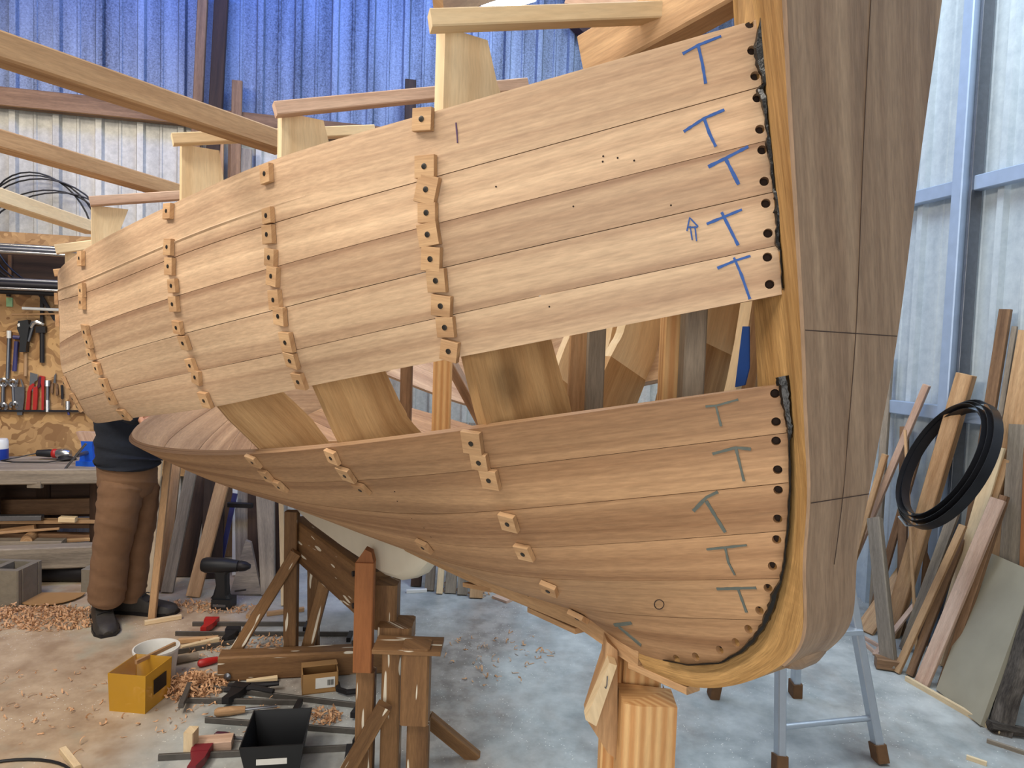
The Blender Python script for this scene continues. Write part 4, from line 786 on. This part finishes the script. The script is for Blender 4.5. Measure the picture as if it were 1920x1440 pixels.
q=fl(470,1117); prism('offcut_board',[at(430,1116,q[1]),at(490,1114,q[1]),at(470,1018,q[1]+.15),at(460,1014,q[1]+.15)],V(0,.02,.005),'grey_wood',label='grey tapered offcut panel on the floor behind the driver',cat='offcut')
# dark sticks standing against the back wall above the hull
for x,y,xf,w,mt_,lab in ((445,152,432,18,'brown_wood','dark stick with a rounded tip standing against the blue-lit wall sheets'),(408,268,400,22,'tan_wood','tan board end standing on the back wall behind the second mould'),(436,272,428,14,'brown_wood','brown slat standing beside the tan board end on the back wall'),(462,280,452,20,'grey_wood','grey board standing on the back wall next to the brown slat'),(770,150,768,20,'dark_wood','short dark board end showing above the pink cross beam')):
    q=bw(x,y,.10); f_=bw(xf,700,.24); board('plank',V(f_[0],f_[1],.004),q,w*q[1]/F,.03,mt_,side=DB,label=lab,cat='plank')
# sash clamp leaning there
q=fl(410,1075); k_=empty('sash_clamp',tuple(q),'blue-grey sash clamp leaning upright with its jaw at the top','clamp')
board('bar',q+V(0,0,.005),at(441,925,q[1]+.1),.03,.012,'violet_tool',k_); board('jaw',at(428,946,q[1]+.03),at(473,948,q[1]+.03),.03,.03,'iron_dark',k_,side=V(0,0,1))
# far boards seen under the keel
for i,(x0,x1,yf,mt_,lab) in enumerate([(796,814,1108,'grey_wood','short grey board next to the ballast keel tip'),(818,830,1114,'pine','thin pale board between two grey ones beyond the keel'),(834,855,1113,'grey_wood','broad grey board third from the ballast keel tip'),(857,876,1116,'grey_wood','grey board fourth from the ballast keel tip'),(880,905,1122,'tan_wood','tan board ending the row of boards beyond the ballast keel tip'),(770,790,1100,'dark_wood','dark board almost hidden behind the ballast keel tip')]):
    p=fl((x0+x1)/2,yf); board('plank',p+V(0,0,.004),p+V(.02,.30,1.0),(x1-x0)*p[1]/F,.025,mt_,side=V(1,0,0),label=lab,cat='plank')
p,q=fl(762,1112),fl(800,1110); board('lath',p+V(0,0,.01),q+V(0,0,.01),.02,.02,'white_plastic',side=V(0,0,1),label='white strip lying on the floor at the foot of the far boards',cat='strip')
p,q=fl(928,1120),fl(955,1130); board('lath',p+V(0,0,.008),q+V(0,0,.008),.05,.015,'pink_wood',side=V(0,1,0),label='pinkish offcut lying flat on the floor by the far boards',cat='offcut')
# ------------------------------------------------------------------ timber leaning on the right wall
def rlean(label,foot,top,wpx,t,mat,off=.10,taper=1.0,nm='plank',lift=.004,bend=None):
    k=1.0
    while True:     # carry the line of the plank down until its foot stands clear of the wall
        p=fl(top[0]+(foot[0]-top[0])*k,top[1]+(foot[1]-top[1])*k)
        if (p-B0)@NR>max(off+.12,.16) or k>2.5: break
        k+=.01
    p=p+V(0,0,lift); q=rw(top[0],top[1],max(off,.06)); d=.5*(p[1]+q[1]); return board(nm,p,q,wpx*d/F,t,mat,side=DR*-1+V(.3,0,0),taper=taper,label=label,cat='plank')
rlean('pinkish sapwood plank leaning over the pale cream one',(1728,1284),(1872,936),26,.022,'pink_wood',.24)
rlean('cream coloured plank leaning with its end just under the coil side',(1757,1236),(1872,838),24,.022,'pine',.17)
rlean('brown edge-on plank leaning against the grey panel edge',(1766,1290),(1884,930),14,.03,'brown_wood',.20)
rlean('tall reddish-brown plank reaching highest on the right wall',(1792,1175),(1886,580),20,.025,'brown_wood',.06)
rlean('thin grey slat leaning behind the tall reddish plank',(1815,1165),(1903,612),9,.015,'grey_wood',.05)
rlean('squared tan beam standing inside the black band coil',(1672,1182),(1812,702),30,.05,'tan_wood',.12)
rlean('dark board standing behind the squared beam inside the coil',(1735,1130),(1758,868),20,.02,'brown_wood',.05)
rlean('thin pinkish stick slanting steeply across the lower girt',(1583,1090),(1738,722),12,.025,'pink_wood',.12)
rlean('short tan stick end beside the stem edge',(1590,1085),(1660,852),11,.02,'tan_wood',.20)
rlean('grey square post standing just beside the stem',(1668,1256),(1640,972),26,.04,'grey_wood',.42)
rlean('thin peeled rod standing beside the black coil',(1716,1172),(1697,806),5,.01,'tan_wood',.20)
rlean('narrow tan batten leaning in the middle of the heap',(1681,1262),(1806,985),13,.02,'tan_wood',.26)
rlean('brown batten leaning beside the narrow tan one',(1706,1268),(1808,1000),14,.02,'brown_wood',.22)
rlean('pale grey plank leaning below the black coil',(1702,1200),(1790,960),18,.02,'grey_wood',.20)
rlean('pink stick lying low across the heap by the grey post',(1640,1230),(1742,1100),9,.014,'pink_wood',.10)
rlean('brown upright board in the dark gap beside the coil',(1690,1160),(1696,800),16,.02,'brown_wood',.08)
rlean('brown board crossing behind the thin peeled rod',(1640,1135),(1728,825),13,.02,'brown_wood',.05)
rlean('tan board behind the stem edge below the upper girt',(1640,1100),(1668,668),14,.025,'grey_wood',.04)
rlean('wide weathered plank leaning under the upper girt',(1842,1150),(1935,620),42,.03,'tan_wood',.07)
rlean('straight grey-tan board standing above the grey panel',(1885,1180),(1912,796),34,.025,'grey_wood',.12)
rlean('narrow orange-brown strip standing beside the grey-tan board',(1912,1190),(1925,840),7,.02,'orange_wood',.14)
rlean('broad tan board low behind the grey post',(1620,1185),(1700,1070),36,.02,'tan_wood',.06)
rlean('stubby tan stick leaning behind the pink plank end',(1800,1140),(1889,862),12,.02,'tan_wood',.15)
# big grey-green panel and the bark slab beside it
a,c=fl(1762,1296),fl(1846,1364); tl=rw(1859,1038,.20); trp=tl+(c-a)*1.0
prism('sheet_panel',[a,c,trp,tl],nz(np.cross(c-a,tl-a))*.02,'shelf_board',label='large grey-green sheet of board leaning low on the timber heap',cat='board')
p=fl(1872,1370); rings=[]
for k,(w1,w2) in zip(np.linspace(0,1,7),((.05,.06),(.055,.05),(.05,.06),(.06,.05),(.05,.055),(.055,.05),(.045,.05))):
    q=p+(rw(1985,1010,.2)-p)*k; s_=nz(-DR); n_=-NR; rings.append([q-s_*w1,q-s_*w1*.5-n_*.03,q+s_*w2*.4-n_*.035,q+s_*w2,q+s_*w2*.4+n_*.01,q-s_*w1*.5+n_*.01])
loft('bark_slab',rings,'bark',smooth=False,label='dark bark-edged slab leaning beside the grey-green panel',cat='slab')
p,q=fl(1699,1276),fl(1876,1378); board('lath',p+V(0,0,.008),q+V(0,0,.008),.03,.016,'pine',side=V(0,0,1),label='light lath lying on the floor along the feet of the planks',cat='lath')
q=fl(1664,1252); board('block',q+V(-.06,0,.03),q+V(.04,-.03,.03),.05,.06,'brown_wood',side=V(0,0,1),label='dark end block on the floor at the foot of the grey post',cat='block')
for i,(x0,y0,x1,y1,lab) in enumerate([(1610,1200,1650,1235,'thin strip lying on the floor beside the ladder'),(1608,1192,1655,1218,'second thin strip lying behind the ladder leg')]):
    a,c=fl(x0,y0),fl(x1,y1); board('lath',a+V(0,0,.007),c+V(0,0,.007),.02,.014,'pink_wood',side=V(0,0,1),label=lab,cat='lath')
q=fl(1882,1372); rg=[]
for k in range(5): rg.append([q+V(-.06+.03*k,-.012*k,0)+V(0,.025*math.cos(t)*(1-.12*k),.025+.022*math.sin(t)) for t in np.linspace(0,2*math.pi,7)[:-1]])
loft('wood_scrap',rg,'bark',smooth=False,label='rotten dark wood scrap on the floor under the bark slab',cat='scrap')
p,q=fl(1850,1392),fl(1935,1420); board('lath',p+V(0,0,.006),q+V(0,0,.006),.02,.012,'grey_wood',side=V(0,0,1),label='flat grey strip on the floor in front of the wood scrap',cat='lath')
p,q=fl(1812,1423),fl(1850,1436); board('lath',p+V(0,0,.006),q+V(0,0,.006),.02,.012,'pine',side=V(0,0,1),label='short pale chip on the open floor',cat='chip')
# coil of steel band
cq=rw(1770,868,.33); ck_=empty('band_coil',tuple(cq-V(0,0,.27)),'black coil of flat steel band hanging on the squared beam','coil')
R3=CR.T; ux=CR[:,0]; uy=CR[:,1]; uz=-CR[:,2]
maj=nz(ux*.52+uy*.85); mi=nz(np.cross(maj,uz)); mi=mi if mi@ux>0 else -mi
vd=nz(cq-O); maj=nz(maj-vd*(maj@vd)); mi=nz(np.cross(maj,vd)); mn=nz(mi*.42+vd*.90); axc=nz(np.cross(maj,mn)); rr=112*np.linalg.norm(cq-O)/F
for i in range(4):
    r=rr*(1-.05*i); c=cq+axc*(.012*((i%3)-1))+mn*.01*i; rings=[]
    for t in np.linspace(0,2*math.pi,49)[:-1]:
        e=maj*math.cos(t)+mn*math.sin(t); p=c+e*r; h=.022; rings.append([p-axc*h,p+axc*h,p+axc*h-e*.003,p-axc*h-e*.003])
    rings.append(rings[0]); loft('band',rings,'band_steel',ck_,caps=False)
tube('tie',[cq-maj*rr*.97+axc*.05,cq-maj*rr*1.04,cq-maj*rr*.97-axc*.05,cq-maj*rr*.85],.006,'aluminium',ck_,seg=6)
# ------------------------------------------------------------------ clutter on the floor
def clamp(lab,a,c,head=None,hm='clamp_red',w=.022,t=.010,z=.012,handle=None,hmat='maroon_tool'):
    p,q=fl(*a),fl(*c); o=empty('bar_clamp',tuple((p+q)/2*V(1,1,0)),lab,'clamp'); d=nz(q-p); n=V(-d[1],d[0],0)
    board('bar',p+V(0,0,z),q+V(0,0,z),w,t,'clamp_bar',o,side=V(0,0,1)); 
    if head:
        h=fl(*head); k=((h-p)@d); b=p+d*k+V(0,0,z)
        prism('jaw',[b-d*.03-n*.02,b+d*.03-n*.02,b+d*.028-n*.06,b+d*.012-n*.11,b-d*.015-n*.115,b-d*.012-n*.07],V(0,0,.028),hm,o)
        prism('slide',[b-d*.035+n*.022,b+d*.035+n*.022,b+d*.03-n*.022,b-d*.03-n*.022],V(0,0,.03),hm,o)
    e=q+V(0,0,z); prism('fixed_jaw',[e-n*.012,e+d*.02-n*.012,e+d*.02-n*.10,e-n*.10],V(0,0,.022),'iron_dark',o)
    if handle:
        h0,h1=fl(*handle[0],.018),fl(*handle[1],.018); tube('handle',[h0,h0+(h1-h0)*.1,h0+(h1-h0)*.5,h1],[.010,.017,.018,.013],hmat,o,seg=12); tube('spindle',[h1,h1+nz(h1-h0)*.12],.006,'grey_steel',o,seg=8)
    return o
clamp('bar clamp with bright red jaw lying behind the splayed cradle leg',(361,1174),(575,1174),(394,1176),'bright_red')
clamp('bar clamp with black jaw lying next to the bright red jawed one',(329,1192),(655,1193),(436,1192),'iron_dark')
clamp('bar clamp with plain iron jaw beside the cardboard box',(374,1292),(674,1328),(452,1300),'iron_dark')
clamp('bar clamp with a wooden handle crossing below the plain iron one',(338,1318),(560,1322),None,handle=((402,1336),(460,1330)),hmat='tan_wood')
clamp('bar clamp with maroon jaw behind the black tray',(385,1355),(675,1377),(495,1364),'clamp_red',handle=((402,1380),(438,1383)))
clamp('bar clamp with maroon jaws lying partly behind the black tray front',(297,1426),(650,1408),(377,1422),'clamp_red')
clamp('clamp with bright red round handle beside the cradle floor timber',(326,1228),(440,1208),None,handle=((371,1245),(408,1236)),hmat='bright_red')
p,q=fl(356,1298),fl(339,1340); board('iron_bar',p+V(0,0,.035),q+V(0,0,.035),.02,.02,'clamp_bar',side=V(0,0,1),label='short iron crossbar lying over the clamp with the wooden handle',cat='bar')
p,q=fl(324,1246),fl(372,1237); tube('round_bar',[p+V(0,0,.018),q+V(0,0,.018)],.018,'grey_wood',seg=10,label='round grey wooden handle lying beside the white bucket',cat='handle')
for x0,y0,x1,y1,mt_,lab in ((335,1206,409,1201,'tan_wood','thin stick lying beside the black bar clamp'),(340,1220,410,1203,'pine','short pale stick slanting toward the splayed cradle brace'),(271,1172,340,1160,'pine','pale offcut lying beside the toe of the shoe'),(118,1412,146,1448,'pine','pale stick end on the open dusty floor'),(500,1155,570,1146,'tan_wood','brown stick on the floor behind the cradle posts'),(465,1160,478,1142,'tan_wood','small offcut standing by the splayed cradle brace'),(462,1285,520,1277,'pine','pale batten lying against the cradle floor timber')):
    a,c=fl(x0,y0),fl(x1,y1); board('stick',a+V(0,0,.012),c+V(0,0,.012),.022,.022,mt_,side=V(0,0,1),label=lab,cat='stick')
a=fl(358,1414); board('block',V(a[0],a[1],.002),V(a[0],a[1],.09),.035,.05,'pine',side=V(1,0,0),label='small pine block standing beside the pink offcut',cat='block')
a,c=fl(367,1406),fl(436,1400); board('offcut',a+V(0,0,.02),c+V(0,0,.02),.06,.035,'pink_wood',side=V(0,1,0),label='pink planed offcut lying beside the small pine block',cat='offcut')
# squeeze tool by the box
q=fl(478,1300); gq=empty('pincer_clamp',(q[0],q[1],0),'dark spring clamp lying open by the shavings','clamp'); 
for k in (-1,1): tube('arm',[q+V(-.12,.02*k,.02),q+V(0,.01*k,.03),q+V(.09,.035*k,.03)],[.010,.014,.010],'iron_dark',gq,seg=8)
q=fl(652,1302); gq=empty('hook_bar',(q[0],q[1],0),'dark iron hook lying beside the cardboard box','hook'); tube('hook',[q+V(-.06,.06,.015),q+V(-.04,.0,.02),q+V(0,-.02,.02),q+V(.08,.01,.015)],.012,'iron_dark',gq,seg=8); lathe('knob',q+V(.09,.015,.016),V(1,.2,0),[(0,-.015),(.015,-.012),(.015,.012),(0,.015)],'iron_dark',gq,seg=10)
# open-top boxes
def tray(name,lab,cat,fa,fb,dep,h,flare,mat,t=.004,dirv=None):
    a,b2=fl(*fa),fl(*fb); d=nz(b2-a); n=V(-d[1],d[0],0); n=n if n[1]>0 else -n; Lx=np.linalg.norm(b2-a)
    o=empty(name,tuple((a+b2)/2+n*dep/2),lab,cat); bt=[a,b2,b2+n*dep,a+n*dep]; ce=sum(bt)/4; tp=[ce+(p-ce)*(1+flare)+V(0,0,h) for p in bt]
    prism('base',bt,V(0,0,t),mat,o)
    for i in range(4):
        j=(i+1)%4; nn=nz(np.cross(bt[j]-bt[i],tp[i]-bt[i])); nn=nn if nn@(ce-bt[i])>0 else -nn; prism('wall',[bt[i],bt[j],tp[j],tp[i]],nn*t,mat,o)
    return o,bt,tp,d,n
o,bt,tp,d,n=tray('plastic_tray','black plastic tray with a pale label strip among the clamps','tray',(462,1462),(558,1456),.20,.125,.25,'black_plastic')
m_=(bt[0]+bt[1])/2*.45+(tp[0]+tp[1])/2*.55; board('label_strip',m_-d*.05-n*.004,m_+d*.05-n*.004,.02,.002,'paper_label',o,side=V(0,0,1))
o,bt,tp,d,n=tray('dust_bin','translucent amber plastic bin holding wood shavings','bin',(205,1333),(272,1339),.17,.155,.06,'amber_plastic',.003)
m0=bt[1]+(bt[2]-bt[1])*.28+V(0,0,.085); m1=bt[1]+(bt[2]-bt[1])*.78+V(0,0,.085); rt_=nz(np.cross(bt[2]-bt[1],V(0,0,1))); rt_=rt_ if rt_@d>0 else -rt_; board('label',m0+rt_*.006,m1+rt_*.006,.06,.002,'iron_dark',o,side=V(0,0,1)); bin_c=sum(bt)/4
o,bt,tp,d,n=tray('cardboard_box','small brown cardboard box with a white label by the cradle floor timber','box',(566,1304),(634,1296),.12,.085,0,'cardboard')
lid=[tp[3],tp[2],tp[2]*.4+tp[1]*.6+V(0,0,.012),tp[3]*.4+tp[0]*.6+V(0,0,.012)]; prism('flap',lid,V(0,0,.003),'cardboard',o)
m_=(bt[0]+bt[1])/2+V(0,0,.045); board('label',m_-d*.02-n*.002,m_+d*.06-n*.002,.045,.001,'paper_label',o,side=V(0,0,1))
for k in range(7): board('barcode_bar',m_+d*(.030+.004*k)-n*.0032+V(0,0,-.012),m_+d*(.030+.004*k)-n*.0032+V(0,0,.012),.0016+.0006*(k%3),.0006,'iron_dark',o,side=d)
# bucket
q=fl(282,1283); q=V(q[0],q[1]+.05,0); bk=empty('bucket',tuple(q),'white plastic bucket standing behind the amber bin','bucket')
lathe('pail',q,V(0,0,1),[(0,.002),(.072,.002),(.075,.01),(.088,.13),(.094,.132),(.094,.142),(.088,.142),(.084,.13),(.071,.012),(0,.010)],'white_plastic',bk,seg=28)
a,c=fl(255,1242,.15),fl(328,1207,.15); board('stick',a,c,.016,.012,'tan_wood',side=V(0,0,1),label='thin batten resting across the rim of the white bucket',cat='stick')
# curled shavings: heaps nobody could count
def shavings(lab,c,rx,ry,n,h=.05,base=0.0,sz=1.0):
    vs=[];fs=[]
    for i in range(n):
        a=random.uniform(0,6.283); r=math.sqrt(random.random()); p=c+V(rx*r*math.cos(a),ry*r*math.sin(a),base+h*(1-r)*random.random()+.004)
        ax=nz(rng.normal(size=3)*V(1,1,.4)); e=nz(np.cross(ax,rng.normal(size=3))); g=np.cross(ax,e); R_=random.uniform(.006,.014)*sz; w=random.uniform(.004,.010)*sz; t0=random.uniform(0,6); tl=random.uniform(2,5.5); i0=len(vs); m_=6
        for k in range(m_):
            t=t0+tl*k/(m_-1); q=p+(e*math.cos(t)+g*math.sin(t))*R_*(1+.12*k)+ax*.004*k*sz; q[2]=max(q[2],base+.002)
            q2=q+ax*w; q2[2]=max(q2[2],base+.002); vs+=[q,q2]
        fs+=[(i0+2*k,i0+2*k+1,i0+2*k+3,i0+2*k+2) for k in range(m_-1)]
    o=mk('wood_shavings',vs,fs,'shaving',label=lab,cat='shavings',kind='stuff',smooth=True); return o
shavings('heap of curled pink shavings between the amber bin and the cradle floor timber',fl(365,1290),.13,.11,420,.07)
shavings('broad drift of shavings on the floor by the concrete block and shoe',fl(75,1160),.36,.16,700,.03)
shavings('small curl of shavings near the foot of the cradle front posts',fl(610,1345),.07,.05,70,.03)
shavings('shavings lying in the bottom of the amber bin',bin_c,.055,.06,160,.05,base=.005)
shavings('thin litter of shavings under the leaning boards',fl(340,1140),.45,.07,260,.01)
shavings('shavings scattered round the cradle feet and clamps',fl(470,1215),.30,.16,160,.012)
shavings('loose shavings scattered over the open dusty floor',fl(180,1320),.75,.35,130,.006,sz=.8)
shavings('few shavings lying on the blue-grey floor under the keel',fl(920,1230),.35,.30,60,.006,sz=.9)
shavings('scattered shavings on the far floor under the hull',fl(950,1110),.45,.12,120,.008)
# cordless driver standing on its battery
q=fl(412,1145); dv=empty('cordless_driver',(q[0],q[1],0),'dark cordless driver standing on its battery behind the clamps','power tool')
x,y=q[0],q[1]+.05
prism('battery',[V(x-.05,y-.045,.002),V(x+.055,y-.045,.002),V(x+.055,y+.045,.002),V(x-.05,y+.045,.002)],V(0,0,.055),'black_plastic',dv); board('badge',V(x-.04,y-.047,.025),V(x+.03,y-.047,.025),.014,.002,'grey_steel',dv,side=V(0,0,1))
loft('grip',[[V(x+ox+sx*w,y+sy*.028,z) for sx,sy in ((-1,-.7),(-.7,-1),(.7,-1),(1,-.7),(1,.7),(.7,1),(-.7,1),(-1,.7))] for z,ox,w in ((.055,-.01,.055),(.075,-.01,.04),(.13,-.005,.030),(.19,-.01,.034),(.21,-.012,.05))],'black_plastic',dv,smooth=False)
lathe('motor_housing',V(x-.02,y,.235),V(1,0,0),[(0,-.10),(.035,-.098),(.042,-.08),(.042,.02),(.036,.06),(.03,.10),(0,.10)],'violet_tool' if False else 'black_plastic',dv,seg=16); lathe('chuck',V(x-.02,y,.235),V(1,0,0),[(.026,.10),(.03,.11),(.026,.14),(.012,.165),(0,.166)],'iron_dark',dv,seg=14)
board('belt_hook',V(x+.07,y-.02,.10),V(x+.13,y-.02,.11),.008,.008,'iron_dark',dv)
tube('cable_loop',arc(fl(20,1460,.006),V(.19,0,0),V(0,.11,0),-.4,3.5,20),.005,'cable_black',seg=6,label='loop of black cable lying on the floor',cat='cable')
a=fl(100,1120); prism('scrap_sheet',arc(V(a[0],a[1],.012),V(.16,0,0),V(0,.16,.0),3.0,6.6,12),V(0,0,.003),'cardboard',label='curved flat brown scrap lying on the shavings',cat='scrap')
